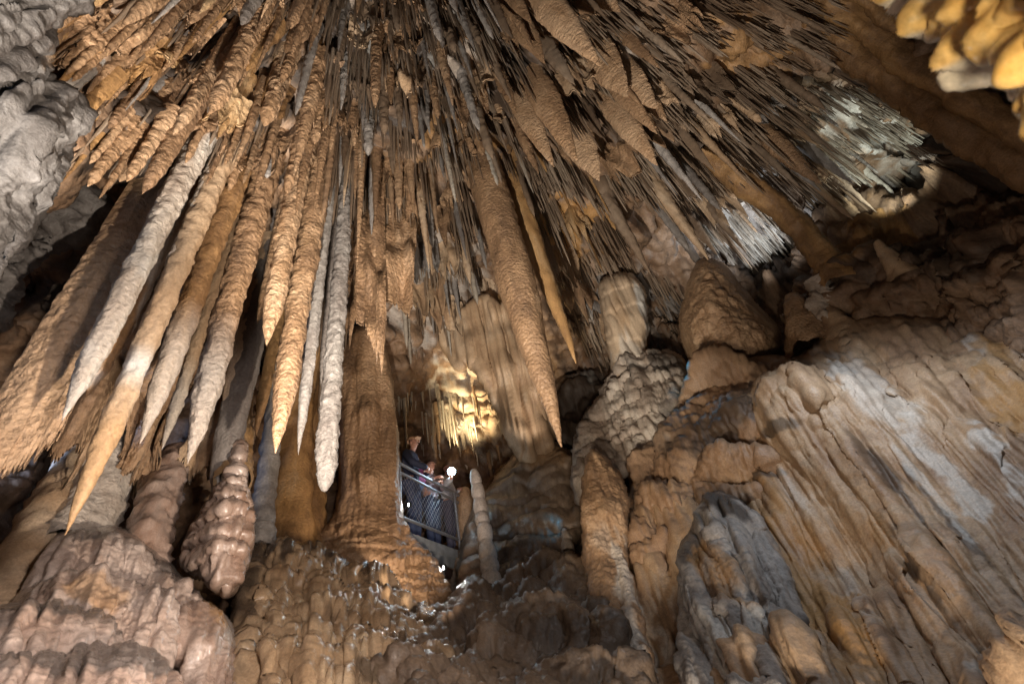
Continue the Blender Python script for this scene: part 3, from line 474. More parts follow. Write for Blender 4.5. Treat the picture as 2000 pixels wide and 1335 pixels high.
shaft('column', [(615, 640, 30, 8.9), (612, 800, 44, 8.4), (610, 940, 46, 7.8), (606, 1070, 60, 6.9), (604, 1110, 64, 6.8)], 'ochre_calcite', 'shaded rusty column squeezed between the orange column and the huge brown one', bump=.12, tone=-.12)
shaft('stalagmite', [(925, 917, 14, 8.05), (931, 945, 22, 7.95), (938, 990, 25, 7.75), (945, 1030, 27, 7.5), (951, 1070, 30, 7.3), (956, 1105, 34, 7.1), (961, 1148, 38, 6.95), (962, 1160, 46, 6.95)], 'white_calcite', 'tall thin banded stalagmite leaning slightly in front of the platform end', 'stalagmite', bump=.05, rib=.16, n=160, seg=18, tone=.3)
shaft('stalagmite', [(1022, 1070, 12, 7.5), (1028, 1085, 20, 7.4), (1032, 1110, 24, 7.25), (1034, 1135, 28, 7.1)], 'tan_flowstone', 'short tan stalagmite stub on the dark slope right of the banded stalagmite', 'stalagmite', rib=.06, n=30)
shaft('stalagmite', [(1103, 1035, 12, 7.5), (1106, 1050, 20, 7.4), (1108, 1066, 24, 7.3), (1110, 1080, 26, 7.2)], 'white_calcite', 'tiny pale stalagmite nub close to the tan pillar', 'stalagmite', rib=.06, n=26)
shaft('stalagmite', [(908, 958, 24, 9.3), (908, 970, 34, 9.2), (910, 1010, 36, 9.0), (914, 1060, 44, 8.8)], 'clay_coat', 'stout brown stalagmite post just behind the banded one beside the railing', 'stalagmite', n=34)
relief('stalagmite_cone', [(1345, 545), (1358, 512), (1376, 498), (1400, 507), (1425, 525), (1450, 560), (1490, 605), (1525, 640), (1535, 690), (1470, 720), (1380, 735), (1340, 700), (1325, 640), (1332, 590)],
    [(1376, 505, 9.5), (1340, 590, 9.2), (1440, 560, 9.3), (1390, 600, 8.6), (1330, 690, 8.9), (1430, 680, 8.3), (1525, 670, 8.7)],
    'clay_coat', 'large smooth tan stalagmite cone rising against the white straw ceiling', 'stalagmite', step=2, edge=(70, 1.0), jag=3,
    disp=lambda P: .10*lumps(P, .5, 2)+.03*tiers(P, .4, .4, .6), fine=lambda P: .04*fbm(P, .16, 5)+.05*flutes(P, .16, .12))
shaft('stalagmite', [(1545, 578, 22, 9.4), (1556, 600, 44, 9.2), (1572, 640, 70, 8.9), (1590, 690, 90, 8.5)], 'clay_coat', 'small rounded tan stalagmite right of the big cone', 'stalagmite', n=30, bump=.16)
shaft('stalagmite', [(1612, 600, 20, 8.9), (1626, 620, 44, 8.8), (1650, 665, 74, 8.5), (1680, 700, 90, 8.2)], 'tan_flowstone', 'blunt brown stalagmite behind the pale rounded shelf', 'stalagmite', n=30, bump=.16)
shaft('stalagmite', [(1712, 472, 12, 9.0), (1730, 495, 26, 8.9), (1752, 520, 40, 8.7), (1770, 545, 56, 8.6)], 'tan_flowstone', 'dim brown stalagmite standing on the shadowed right ledge', 'stalagmite', n=26, tone=-.1)
shaft('column', [(1372, 295, 30, 10.4), (1440, 350, 50, 10.2), (1520, 405, 44, 9.9), (1572, 455, 44, 9.6), (1612, 505, 52, 9.3), (1640, 560, 70, 9.0)], 'ochre_calcite', 'long slanting ochre column joining ceiling and ledge at the right', bump=.14, n=90)
shaft('column', [(1590, 545, 36, 9.1), (1610, 575, 46, 9.0), (1600, 600, 40, 8.9), (1625, 640, 46, 8.7)], 'white_calcite', 'cream knobbly stump at the foot of the slanting ochre column', bump=.3, n=40)
relief('pale_boulder', [(-300, -300), (110, -200), (105, 20), (70, 110), (95, 170), (150, 205), (148, 260), (120, 330), (70, 400), (30, 470), (-40, 530), (-300, 700)],
    [(-200, -200, 3.6), (150, -150, 4.2), (120, 110, 4.0), (130, 230, 4.0), (60, 400, 4.1), (-40, 510, 4.2), (20, 50, 3.6), (20, 250, 3.45), (-250, 500, 3.5), (-250, 100, 3.1)],
    'pale_rock', 'pale bluish grey ribbed rock face in the upper left corner', 'rock', step=2.6, edge=(36, .7), jag=9,
    disp=lambda P: .08*fbm(P, .9, 2)+.34*flutes(P, .30, .05), fine=lambda P: .025*fbm(P, .08, 4)+.11*flutes(P, .12, .06, .5)+.05*flutes(P, .05, .1),
    spots_={'stain_shade': [(150, 200, 50, 40, 0, .8), (100, 290, 60, 10, -50, .6)], 'ochre': [(85, 80, 50, 20, -40, .6)]})
relief('pale_overhang', [(-300, 560), (-40, 545), (60, 470), (120, 400), (200, 370), (185, 430), (150, 470), (90, 500), (30, 560), (-60, 640), (-300, 800)],
    [(-200, 600, 4.4), (60, 490, 4.8), (190, 390, 5.1), (80, 480, 4.7), (-100, 650, 4.5)],
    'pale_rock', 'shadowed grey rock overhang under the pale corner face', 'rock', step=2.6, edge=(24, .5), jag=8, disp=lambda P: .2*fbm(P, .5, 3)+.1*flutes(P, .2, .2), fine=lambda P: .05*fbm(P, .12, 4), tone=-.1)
relief('near_flowstone', [(1690, -60), (1735, 8), (1770, 35), (1815, 62), (1868, 84), (1868, 112), (1890, 130), (1935, 138), (1968, 152), (1990, 172), (1978, 210), (2005, 236), (2080, 330), (2300, 500), (2400, -300), (1690, -300)],
    [(1740, 0, 1.62), (1870, 90, 1.5), (1990, 190, 1.4), (1850, -50, 1.35), (1980, 60, 1.15), (2200, 200, 1.0), (2100, -200, 1.0), (1700, -250, 1.4)],
    'honey_flowstone', 'blurred glossy honey coloured flowstone lobes close to the lens in the upper right corner', 'flowstone', step=3, edge=(34, .12), jag=5,
    disp=lambda P: .14*lumps(P, .17, 2)-.03, fine=lambda P: .02*lumps(P, .06, 1), spots_={'calcite_glow': [(1790, 30, 90, 24, 30, .75), (1900, 95, 70, 24, 20, .7), (1985, 150, 40, 70, -20, .75)]})
for pts, mt, lb, tn in (([(1500, -130, 40, 10.2), (1600, -20, 46, 9.8), (1740, 90, 48, 9.2), (1880, 190, 46, 8.7), (2060, 310, 46, 8.2)], 'ochre_calcite', 'long rusty orange ceiling rib slanting down to the right picture edge', -.12),
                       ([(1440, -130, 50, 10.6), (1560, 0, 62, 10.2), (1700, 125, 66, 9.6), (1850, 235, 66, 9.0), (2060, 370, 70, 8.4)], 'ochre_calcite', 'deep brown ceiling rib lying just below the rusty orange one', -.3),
                       ([(1560, -150, 30, 9.6), (1660, -30, 40, 9.3), (1730, 40, 30, 9.0), (1765, 68, 6, 8.9)], 'ochre_calcite', 'short tan ceiling rib ending in a point above the rusty rib', .0)):
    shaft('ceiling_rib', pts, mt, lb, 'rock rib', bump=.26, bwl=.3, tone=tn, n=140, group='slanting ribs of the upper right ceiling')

# ------------------------------------------------------------------ hanging sheets
curtain('clay_sheet', [(200, 440, -70, 1110), (250, 430, 0, 1030), (295, 420, 85, 960), (335, 405, 140, 880)], [4.5, 4.5, 4.6, 4.7], 'clay_coat', 'wide flat tan clay covered sheet hanging at the far left', ncol=70, nrow=110, thick=.06, wave=.03, wwl=.9, bump=.012, up=1.2)
curtain('folded_drapery', [(708, 380, 714, 545), (718, 380, 722, 578), (735, 385, 738, 585), (752, 385, 752, 600), (768, 385, 766, 592), (780, 385, 777, 612), (790, 385, 788, 600), (799, 385, 796, 520), (808, 385, 806, 450)], 8.6, 'clay_coat', 'tan drapery with a curled lower fold hanging above the huge column', ncol=46, nrow=90, thick=.09, wave=.28, wwl=.3, bump=.02, up=.7)
curtain('split_drapery', [(684, 385, 686, 600), (692, 385, 691, 660), (700, 385, 697, 690), (706, 385, 704, 640), (716, 385, 713, 632), (724, 385, 721, 664), (734, 385, 732, 690), (744, 385, 743, 722), (751, 385, 750, 640)], 8.3, 'clay_coat', 'long tan drapery with a ragged split lower edge left of the folded one', ncol=40, nrow=110, thick=.09, wave=.24, wwl=.28, bump=.02, up=.7)
for prs, rr_, mt_, lb_ in (([(300, 470, 120, 900), (318, 462, 150, 930), (336, 456, 190, 905), (352, 450, 205, 960), (368, 446, 230, 930)], [6.4, 6.5, 6.6, 6.7, 6.8], 'tan_flowstone', 'shaded brown fluted drapery filling the gap right of the clay sheet'),
    ([(392, 470, 262, 900), (408, 465, 290, 960), (426, 462, 318, 930), (442, 460, 340, 975), (458, 458, 372, 930)], [7.0, 7.0, 7.1, 7.2, 7.2], 'clay_coat', 'long brown drapery hanging behind the cream tipped pair'),
    ([(480, 480, 396, 900), (496, 476, 420, 950), (512, 474, 446, 920), (530, 474, 470, 960), (545, 474, 500, 900)], [7.5, 7.5, 7.6, 7.7, 7.8], 'tan_flowstone', 'dim fluted drapery behind the thick blue white stalactite')):
    curtain('drapery', prs, rr_, mt_, lb_, ncol=60, nrow=120, thick=.12, wave=.30, wwl=.22, bump=.02, tone=-.06, up=.9)
BL = [(1030, -40, 1098, 188, 62, 'broad tan blade hanging top centre, its left edge pale'), (1000, 20, 1040, 140, 44, 'tan blade overlapped by the broad one at top centre'), (1150, 90, 1169, 238, 66, 'wide leaf shaped tan blade right of the big shadow gap'),
      (1100, 225, 1136, 378, 66, 'spade shaped pale blade with a narrow long tip, lowest of the ceiling blades'), (1004, 170, 1059, 334, 44, 'long pointed tan blade left of the spade shaped one'), (1040, 150, 1090, 338, 54, 'slim double edged blade touching the spade shaped one'),
      (1196, 120, 1252, 242, 56, 'broad brown blade at the right end of the blade row'), (1190, 150, 1267, 272, 34, 'thin orange edged blade under the broad brown one'), (1185, 195, 1259, 338, 44, 'drooping brown blade lowest on the right of the row'),
      (985, -30, 1023, 56, 30, 'small pale blade at the top picture edge'), (1110, -20, 1128, 66, 40, 'short brown blade at the top edge beside the wide leaf blade'), (1150, -30, 1180, 60, 40, 'dark brown blade at the top edge above the broad brown one'), (1090, 40, 1110, 108, 34, 'small shadowed blade behind the broad tan one'), (1120, 120, 1130, 200, 30, 'narrow shadowed blade between the broad and the leaf shaped blades')]
for rx, ry, tx, ty, w, lb in BL:
    o = stalactite(rx, ry, tx, ty, w*1.08, 'clay_coat', 'blade', lb, 'tan blades of the upper centre ceiling', flat=True, seg=30, bump=.045, name='blade_stalactite', tone=RNG.uniform(.04, .16), rings=110, embed=.4)

# ------------------------------------------------------------------ the named stalactites
S = [
 (400, 262, 140, 812, 46, 'white_calcite', 'long', 'long stalactite with white crust running down the edge of the clay sheet'),
 (385, 330, 190, 772, 44, 'ochre_calcite', 'long', 'smooth ochre stalactite directly right of the white crusted one'),
 (440, 300, 176, 1052, 44, 'tan_flowstone', 'long', 'very long stalactite with a white patch near its translucent brown tip, lowest on the left'),
 (480, 300, 291, 890, 46, 'ochre_calcite', 'long', 'ochre stalactite ending in a cream pointed tip, left of a pair'),
 (525, 320, 346, 920, 52, 'clay_coat', 'long', 'tan stalactite ending in a broad cream tip, right of a pair'),
 (540, 440, 390, 1002, 56, 'grey_calcite', 'long', 'thick blue white stalactite tapering to a point above the pinecone stalagmite'),
 (592, 300, 490, 680, 42, 'clay_coat', 'long', 'speckled brown stalactite overlapping the thick blue white one'),
 (626, 320, 488, 872, 50, 'clay_coat', 'long', 'long tan pink stalactite tapering evenly right of the speckled one'),
 (648, 330, 607, 880, 26, 'grey_calcite', 'long', 'slender blue grey stalactite with a needle tip before the dark recess'),
 (680, 330, 632, 985, 31, 'grey_calcite', 'blunt', 'thick pale grey stalactite with a broken off end in front of the dark recess'),
 (683, 330, 679, 496, 17, 'tan_flowstone', 'blunt', 'short blunt stub hanging in the dark gap'),
 (430, 300, 360, 580, 26, 'white_calcite', 'long', 'ragged white encrusted stalactite partly covering the ochre one'),
 (708, 270, 712, 532, 18, 'clay_coat', 'carrot', 'pinkish tan pointed stalactite over the split drapery'),
 (766, 380, 762, 515, 11, 'tan_flowstone', 'long', 'thin tan stalactite just left of the folded drapery top'),
 (815, 330, 818, 532, 22, 'tan_flowstone', 'carrot', 'dark tan carrot stalactite right of the folded drapery'),
 (940, 310, 1101, 862, 76, 'clay_coat', 'spear', 'enormous tan stalactite pointing down at the centre right of the alcove'),
 (990, 330, 1092, 728, 62, 'ochre_calcite', 'carrot', 'crusted ochre stalactite grown against the enormous tan one'),
 (415, 360, 262, 700, 24, 'clay_coat', 'long', 'thin tan stalactite squeezed in front of the ochre cream tipped one'),
 (452, 380, 332, 690, 26, 'clay_coat', 'long', 'brown stalactite between the ragged white one and the broad cream tipped one'),
 (500, 400, 420, 700, 24, 'tan_flowstone', 'long', 'shaded brown stalactite between the cream tipped pair and the thick one'),
 (560, 380, 512, 640, 22, 'clay_coat', 'long', 'slim tan stalactite behind the speckled brown one'),
 (610, 420, 545, 760, 20, 'tan_flowstone', 'long', 'dark slender stalactite next to the slim beaded column'),
 (300, 395, 168, 640, 26, 'clay_coat', 'carrot', 'rough tan stalactite fused to the upper part of the clay sheet'),
 (262, 410, 100, 632, 18, 'clay_coat', 'long', 'thin rib like stalactite standing off the clay sheet'),
 (660, 400, 640, 760, 18, 'grey_calcite', 'long', 'thin grey stalactite between the needle tipped and broken off ones'),
 (395, 420, 225, 800, 30, 'tan_flowstone', 'long', 'brown stalactite behind the smooth ochre one'),
  (372, 300, 236, 640, 22, 'clay_coat', 'long', 'slim popcorn stalactite in the gap beside the white crusted one'),
 (475, 330, 386, 610, 20, 'clay_coat', 'carrot', 'short rough stalactite over the broad cream tipped one'),
 (455, 460, 268, 860, 26, 'tan_flowstone', 'long', 'shaded long stalactite just behind the ochre cream tipped one'),
 (520, 470, 440, 800, 30, 'tan_flowstone', 'long', 'long brown stalactite running down towards the pinecone stalagmite'),
 (575, 450, 470, 850, 26, 'ochre_calcite', 'long', 'amber stalactite tucked behind the long tan pink one'),
 (598, 440, 560, 700, 22, 'grey_calcite', 'long', 'dusky stalactite above the orange column'),
 (632, 420, 622, 700, 16, 'grey_calcite', 'long', 'very slim bluish stalactite left of the pale grey broken off one'),
 (425, 470, 330, 700, 22, 'ochre_calcite', 'long', 'golden stalactite half hidden behind the brown one'),
 (330, 190, 138, 350, 34, 'clay_coat', 'carrot', 'popcorn covered tan stalactite beside the pale corner rock'),
 (420, 140, 242, 355, 36, 'clay_coat', 'long', 'long tan stalactite left of the ochre one, tip over the clay sheet'),
 (290, 60, 190, 205, 44, 'clay_coat', 'carrot', 'fat double tipped popcorn stalactite high on the left'),
 (360, -60, 252, 68, 60, 'clay_coat', 'carrot', 'fat white speckled stalactite at the top edge left'),
 (300, 140, 215, 255, 24, 'clay_coat', 'long', 'popcorn stalactite between two fat ones high on the left'),
 (420, 20, 350, 120, 26, 'ochre_calcite', 'carrot', 'ochre carrot stalactite near the top edge left of centre'),
 (460, 60, 300, 238, 30, 'clay_coat', 'long', 'beaded pinkish stalactite with a rounded tip in the upper left cluster'),
 (505, 40, 350, 190, 36, 'clay_coat', 'long', 'ridged tan stalactite with a forked surface in the upper left cluster'),
 (560, 120, 425, 218, 36, 'clay_coat', 'long', 'wide tan clay stalactite ending above the shaded hollow'),
 (520, 60, 480, 140, 44, 'ochre_calcite', 'carrot', 'bulbous golden stalactite with finger like tips near the top'),
 (620, 130, 580, 345, 40, 'clay_coat', 'carrot', 'clay coated many tipped stalactite cluster stem above the left columns'),
 (640, 230, 608, 420, 22, 'clay_coat', 'carrot', 'thin tan needle stalactite in front of the dark gap'),
 (600, 200, 540, 380, 24, 'clay_coat', 'long', 'brown stalactite left of the thin tan needle'),
 (697, 300, 693, 390, 18, 'clay_coat', 'carrot', 'tan dagger stalactite at the left of the middle fringe'),
 (735, 290, 740, 440, 22, 'clay_coat', 'carrot', 'brown dagger stalactite in the middle fringe over the folded drapery'),
 (800, 320, 810, 420, 18, 'clay_coat', 'carrot', 'short brown dagger at the right of the middle fringe'),
 (760, 120, 765, 205, 26, 'clay_coat', 'carrot', 'tan carrot stalactite at the edge of the black ceiling hollow'),
 (735, 40, 735, 215, 22, 'clay_coat', 'long', 'long tan stalactite crossing the black ceiling hollow'),
 (862, 250, 890, 395, 10, 'straw_pale', 'long', 'single pale straw dangling left of the enormous stalactite'),
 (1480, 250, 1585, 390, 40, 'clay_coat', 'blade', 'rounded brown paddle stalactite near the slanting ochre column'),
 (1180, 380, 1300, 520, 34, 'straw_brown', 'carrot', 'dark brown stalactite above the mushroom column'),
 (1255, 330, 1335, 545, 40, 'tan_flowstone', 'carrot', 'tan stalactite whose tip nearly touches the big stalagmite cone'),
]
def crust(V, s):  # white crust patch and cream tip
    return {'calcite_glow': np.clip(1.6*fbm(V*np.array([1, 1, .4]), .25, 3)-.05, 0, .5)}
for i, (rx, ry, tx, ty, w, mt, kd, lb) in enumerate(S):
    big = w > 24
    fn = None
    if 'cream' in lb: fn = lambda V, s: {'calcite_glow': np.clip((s-.66)/.3, 0, .5)}
    elif 'white crust' in lb or 'encrusted' in lb: fn = crust
    elif 'white patch' in lb: fn = lambda V, s: {'calcite_glow': np.clip(1-np.abs(s-.73)/.05, 0, .95), 'ochre': np.clip((s-.8)/.1, 0, .5)}
    stalactite(rx, ry, tx, ty, w, mt, kd, lb, 'large stalactites', seg=34 if big else 14, bump=RNG.uniform(.09, .15) if w < 60 else .07, spotsfn=fn, tone=-.17 if 'grey' in mt else RNG.uniform(-.1, .04), embed=.3)

# ------------------------------------------------------------------ crowds of smaller stalactites
def scatter(poly, n, mind):
    p = np.array(poly, float); lo, hi = p.min(0), p.max(0); out = []; tries = 0
    while len(out) < n and tries < n*60:
        c = RNG.uniform(lo, hi, (200, 2)); c = c[poly_sd(c[:, 0], c[:, 1], p) > 0]; tries += 200
        for q in c:
            if len(out) < n and (not out or min((q[0]-a)**2+(q[1]-b)**2 for a, b in out[-400:]) > mind*mind): out.append(tuple(q))
    return out
ZEN = np.array([735., -400.])
def px_dir(x, y):
    v = np.array([x, y])-ZEN; return v/np.linalg.norm(v)
ZONES = [ # polygon, individuals, length px, width px, materials, kinds, label, straws, straw length, straw width
 ([(70, -60), (330, -140), (640, -140), (650, 150), (600, 300), (430, 300), (260, 320), (160, 300), (130, 130)], 90, (60, 170), (11, 25), ('clay_coat', 'clay_coat', 'clay_coat', 'ochre_calcite', 'grey_calcite'), ('long', 'carrot', 'long'), 'tan stalactite in the dense upper left cluster', 420, (30, 90), (4, 9)),
 ([(640, -120), (900, -120), (960, 40), (950, 220), (900, 330), (650, 290)], 60, (50, 130), (9, 24), ('clay_coat', 'straw_brown', 'grey_calcite'), ('carrot', 'long'), 'brown stalactite in the ceiling field above the folded drapery', 1700, (18, 75), (2.5, 6)),
 ([(640, 270), (760, 300), (900, 340), (930, 420), (800, 430), (660, 390)], 24, (60, 150), (9, 20), ('clay_coat', 'tan_flowstone', 'grey_calcite'), ('carrot', 'long'), 'dagger stalactite in the fringe above the dark recess', 700, (40, 110), (3, 7)),
 ([(930, -100), (1250, -120), (1330, 120), (1260, 300), (1120, 230), (980, 260)], 26, (50, 120), (12, 30), ('clay_coat', 'straw_brown'), ('blade', 'carrot'), 'small brown blade tip among the ceiling blades', 1300, (20, 70), (3, 6)),
 ([(900, 200), (1000, 220), (1200, 390), (1190, 470), (1050, 440), (920, 330)], 22, (50, 120), (7, 14), ('ochre_calcite', 'straw_pale', 'straw_brown'), ('long', 'carrot'), 'yellowish stalactite in the fringe beside the enormous tan stalactite', 1300, (25, 80), (3, 5)),
 ([(1250, 150), (1500, 120), (1640, 380), (1480, 420), (1300, 420), (1180, 350)], 30, (60, 180), (9, 24), ('straw_brown', 'tan_flowstone', 'grey_calcite'), ('long', 'carrot', 'blade'), 'streaky brown stalactite on the sloping right ceiling', 2600, (25, 95), (2.5, 6)),
 ([(1320, 390), (1480, 370), (1570, 450), (1520, 500), (1400, 500)], 20, (35, 75), (5, 9), ('straw_pale', 'white_calcite'), ('carrot', 'long'), 'white lit straw stalactite above the big stalagmite cone', 900, (22, 60), (2.5, 5)),
 ([(1560, 160), (1740, 170), (1800, 290), (1740, 350), (1600, 340)], 12, (30, 70), (5, 10), ('straw_pale', 'grey_calcite'), ('carrot', 'long'), 'pale straw stalactite around the far lit hollow', 900, (18, 55), (2, 4.5)),
 ([(780, 470), (900, 460), (960, 560), (880, 640), (800, 720), (775, 600)], 12, (50, 110), (6, 12), ('grey_calcite', 'straw_pale'), ('carrot', 'long'), 'grey stalactite on the wall above the alcove', 330, (15, 45), (2.5, 5)),
 ([(770, 760), (880, 740), (1000, 790), (1010, 900), (860, 900), (790, 860)], 10, (40, 100), (5, 10), ('straw_pale', 'tan_flowstone'), ('carrot', 'long'), 'thin stalactite hanging behind the visitors', 110, (22, 60), (2.5, 5)),
 ([(1060, 480), (1190, 480), (1330, 560), (1320, 680), (1180, 720), (1110, 640)], 10, (50, 110), (6, 12), ('grey_calcite', 'straw_brown'), ('carrot', 'long'), 'grey brown stalactite on the wall behind the mushroom column', 520, (15, 45), (2.5, 6)),
 ([(1380, -140), (1560, -60), (1720, 120), (1640, 160), (1500, 120), (1330, 60)], 8, (50, 120), (7, 12), ('straw_brown',), ('long',), 'thin brown stalactite below the rusty ceiling ribs', 900, (30, 80), (2.5, 5)),
 ([(560, 440), (690, 440), (690, 640), (600, 660)], 6, (90, 200), (10, 18), ('grey_calcite', 'straw_brown'), ('long',), 'shadowed grey stalactite deep in the dark recess', 200, (60, 160), (3, 7)),
]
MARKS = [((165, 280), 'the popcorn covered one beside the corner rock'), ((220, 140), 'the fat double tipped one'), ((300, 10), 'the fat white speckled one'), ((390, 70), 'the ochre carrot at the top edge'), ((350, 170), 'the beaded pinkish one'), ((430, 120), 'the ridged forked one'),
 ((500, 170), 'the wide clay one over the hollow'), ((505, 100), 'the bulbous golden one'), ((600, 240), 'the many tipped cluster stem'), ((620, 330), 'the thin tan needle'), ((735, 130), 'the one crossing the black hollow'), ((765, 170), 'the carrot by the black hollow'), ((740, 370), 'the brown dagger'), ((695, 350), 'the tan dagger'),
 ((820, 430), 'the dark tan carrot'), ((875, 330), 'the single pale straw'), ((1060, 80), 'the broad tan blade'), ((1165, 180), 'the wide leaf shaped blade'), ((1120, 290), 'the spade shaped blade'), ((1035, 260), 'the long pointed blade'), ((1225, 190), 'the broad brown blade'), ((1225, 280), 'the drooping brown blade'), ((985, 420), 'the enormous tan stalactite'),
 ((1530, 320), 'the rounded paddle stalactite'), ((1240, 450), 'the dark brown one over the mushroom column'), ((1300, 440), 'the tan one nearly touching the cone'), ((1480, 380), 'the slanting ochre column'), ((1390, 560), 'the big stalagmite cone'), ((1220, 620), 'the mushroom column'), ((1690, 240), 'the far lit hollow'), ((1600, 60), 'the rusty ceiling ribs'), ((945, 770), 'the yellow lit alcove'), ((805, 860), 'the man in the cap'), ((970, 680), 'the fluted grey fan'), ((640, 600), 'the pale grey broken stalactite'), ((760, 500), 'the folded drapery')]
COLN = {'clay_coat': 'tan', 'ochre_calcite': 'ochre', 'grey_calcite': 'grey', 'straw_brown': 'brown', 'tan_flowstone': 'light brown', 'straw_pale': 'pale', 'white_calcite': 'whitish'}
USED = set()
def own_label(x, y, l, w, mt, kd):
    look = 'ragged '+COLN[mt]+' drapery curtain' if kd == 'fringe' else ('long ' if l > 105 else 'short ' if l < 62 else '')+('thick ' if w > 19 else 'thin ' if w < 10 else '')+COLN[mt]+' '+{'carrot': 'pointed', 'long': 'rod like', 'blade': 'flat bladed'}[kd]+' stalactite'
    ms = sorted(MARKS, key=lambda m: (m[0][0]-x)**2+(m[0][1]-y)**2)[:5]
    for (mx, my), nm in ms:
        dx, dy = x-mx, y-my
        side = ('right of ' if dx > 0 else 'left of ') if abs(dx) > abs(dy) else ('below ' if dy > 0 else 'above ')
        d = math.hypot(dx, dy)
        for pre in (('just '+side, 'well '+side) if d < 60 else ('well '+side, 'some way '+side)):
            lb = look+' '+pre+nm
            if len(lb.split()) <= 16 and lb not in USED: USED.add(lb); return lb
    return None
FRINGES = [([(160, 20), (600, -60), (640, 160), (560, 300), (260, 300)], 13, (30, 70), (60, 130), ('clay_coat', 'clay_coat', 'ochre_calcite')), ([(650, -60), (900, -60), (960, 200), (880, 300), (650, 270)], 12, (28, 60), (50, 110), ('clay_coat', 'tan_flowstone', 'straw_brown')),
 ([(640, 290), (880, 330), (900, 420), (660, 400)], 8, (24, 50), (60, 120), ('clay_coat', 'tan_flowstone')), ([(960, 0), (1280, -60), (1330, 120), (1250, 300), (1050, 260)], 10, (30, 60), (60, 120), ('clay_coat', 'tan_flowstone')),
 ([(1000, 280), (1180, 400), (1160, 460), (960, 420)], 5, (24, 50), (50, 100), ('ochre_calcite', 'straw_brown')), ([(1270, 150), (1500, 110), (1640, 360), (1500, 400), (1320, 400)], 12, (30, 70), (70, 150), ('tan_flowstone', 'straw_brown', 'grey_calcite')), ([(790, 480), (900, 470), (950, 560), (850, 640)], 5, (24, 50), (60, 120), ('grey_calcite', 'tan_flowstone')), ([(1080, 480), (1190, 480), (1320, 580), (1290, 660), (1130, 640)], 6, (24, 50), (60, 120), ('grey_calcite', 'tan_flowstone'))]
for poly, n, hw, dl, mts in FRINGES:
    for (x, y) in scatter(poly, n, 34):
        dvv = px_dir(x, y); tg = np.array([-dvv[1], dvv[0]]); a = RNG.uniform(-.5, .5); tg = tg*math.cos(a)+dvv*math.sin(a); h = RNG.uniform(*hw); l = RNG.uniform(*dl); mt_ = random.choice(mts)
        us = np.linspace(-1, 1, 9); tops = [(x+tg[0]*h*q, y+tg[1]*h*q+3*math.sin(q*5)) for q in us]
        rr_ = np.array([np.linalg.norm(on_shell(*q)) for q in tops]); rr_ = np.full(9, np.median(rr_))*.5+.5*np.convolve(np.pad(rr_, 3, mode='edge'), np.ones(7)/7, 'valid')
        pairs = [(q[0], q[1], q[0]+px_dir(*q)[0]*l, q[1]+px_dir(*q)[1]*l) for q in tops]
        curtain('drapery', pairs, rr_, mt_, own_label(x+dvv[0]*l*.4, y+dvv[1]*l*.4, l, 15, mt_, 'fringe') or 'ragged drapery curtain among the ceiling stalactites', ncol=64, nrow=30, thick=.06, wave=.16, wwl=.22, bump=.02, tone=RNG.uniform(-.08, .06), teeth=h/RNG.uniform(7, 11), group='ragged draperies of the ceiling')
for zi, (poly, n, lr, wr, mts, kds, lb, ns, sl, sw) in enumerate(ZONES):
    for (x, y) in scatter(poly, n, math.sqrt(abs(np.prod(np.ptp(np.array(poly), axis=0)))/n)*.45):
        l = RNG.uniform(*lr); dv = px_dir(x, y); w = RNG.uniform(*wr)*(.55+.45*l/lr[1]); kd = random.choice(kds)
        mt_ = random.choice(mts)
        stalactite(x, y, x+dv[0]*l, y+dv[1]*l, w*1.15, mt_, kd, own_label(x+dv[0]*l*.5, y+dv[1]*l*.5, l, w, mt_, kd) or lb, lb.replace('stalactite', 'stalactites')+' group', seg=14, bump=.17, flat=True if kd == 'blade' else None, tone=RNG.uniform(-.08, .08), embed=.25, rings=52)
    # straws: too many to count
    xs = scatter(poly, ns, 2.0)
    V = []; T = []
    cl = RNG.uniform(size=ns)
    for k, (x, y) in enumerate(xs):
        mk = float(perlin(np.array([[x/70, y/70, zi*0+2.2]]))[0])+.5*float(perlin(np.array([[x/26, y/26, 7.1]]))[0])
        if mk < -.06: continue
        root = on_shell(x, y); dv = px_dir(x, y); cln = .5+.8*abs(float(perlin(np.array([[x/45, y/45, zi]]))[0]))*1.6
        if RNG.uniform() < .06: cln *= 1.7
        l = RNG.uniform(*sl)*cln; tip = np.array([x+dv[0]*l, y+dv[1]*l]); L = min(solve_len(root, tip), 2.6); R = size_at(root, RNG.uniform(*sw))/2*min(1.4, .6+.5*cln)
        jx, jy = RNG.normal(size=2)*R*.35
        th = RNG.uniform(0, 6.28)+np.arange(5)*1.2566; ring = np.stack([np.cos(th), np.sin(th), 0*th], 1)
        rings = [root+[0, 0, .12]+ring*R*1.3, root-[0, 0, L*.2]+ring*R, root-[jx, jy, L*.6]+ring*R*RNG.uniform(.6, .9), root-[jx, jy, L*.9]+ring*R*.45, root-[jx, jy, L]+ring*R*.06]
        V.append(np.concatenate(rings)); T.append(np.full(25, RNG.uniform(-.10, .10)+.28*mk-.04))
    m = 'straw_pale' if 'straw_pale' in mts[:1] else ('straw_brown')
    i = np.arange(25).reshape(5, 5); j = np.roll(i, -1, 1); f1 = np.stack([i[:-1], j[:-1], j[1:], i[1:]], -1).reshape(-1, 4)
    Fs = (f1[None]+np.arange(len(V))[:, None, None]*25).reshape(-1, 4)
    Vv = np.concatenate(V); Tt = np.concatenate(T); T2 = Tt
    o = mesh_obj('soda_straws', Vv, Fs, m, attrs={'tone': T2}, origin=np.zeros(3)); o['kind'] = 'stuff'; o['label'] = 'countless thin straws, '+lb.split(' ', 2)[2]

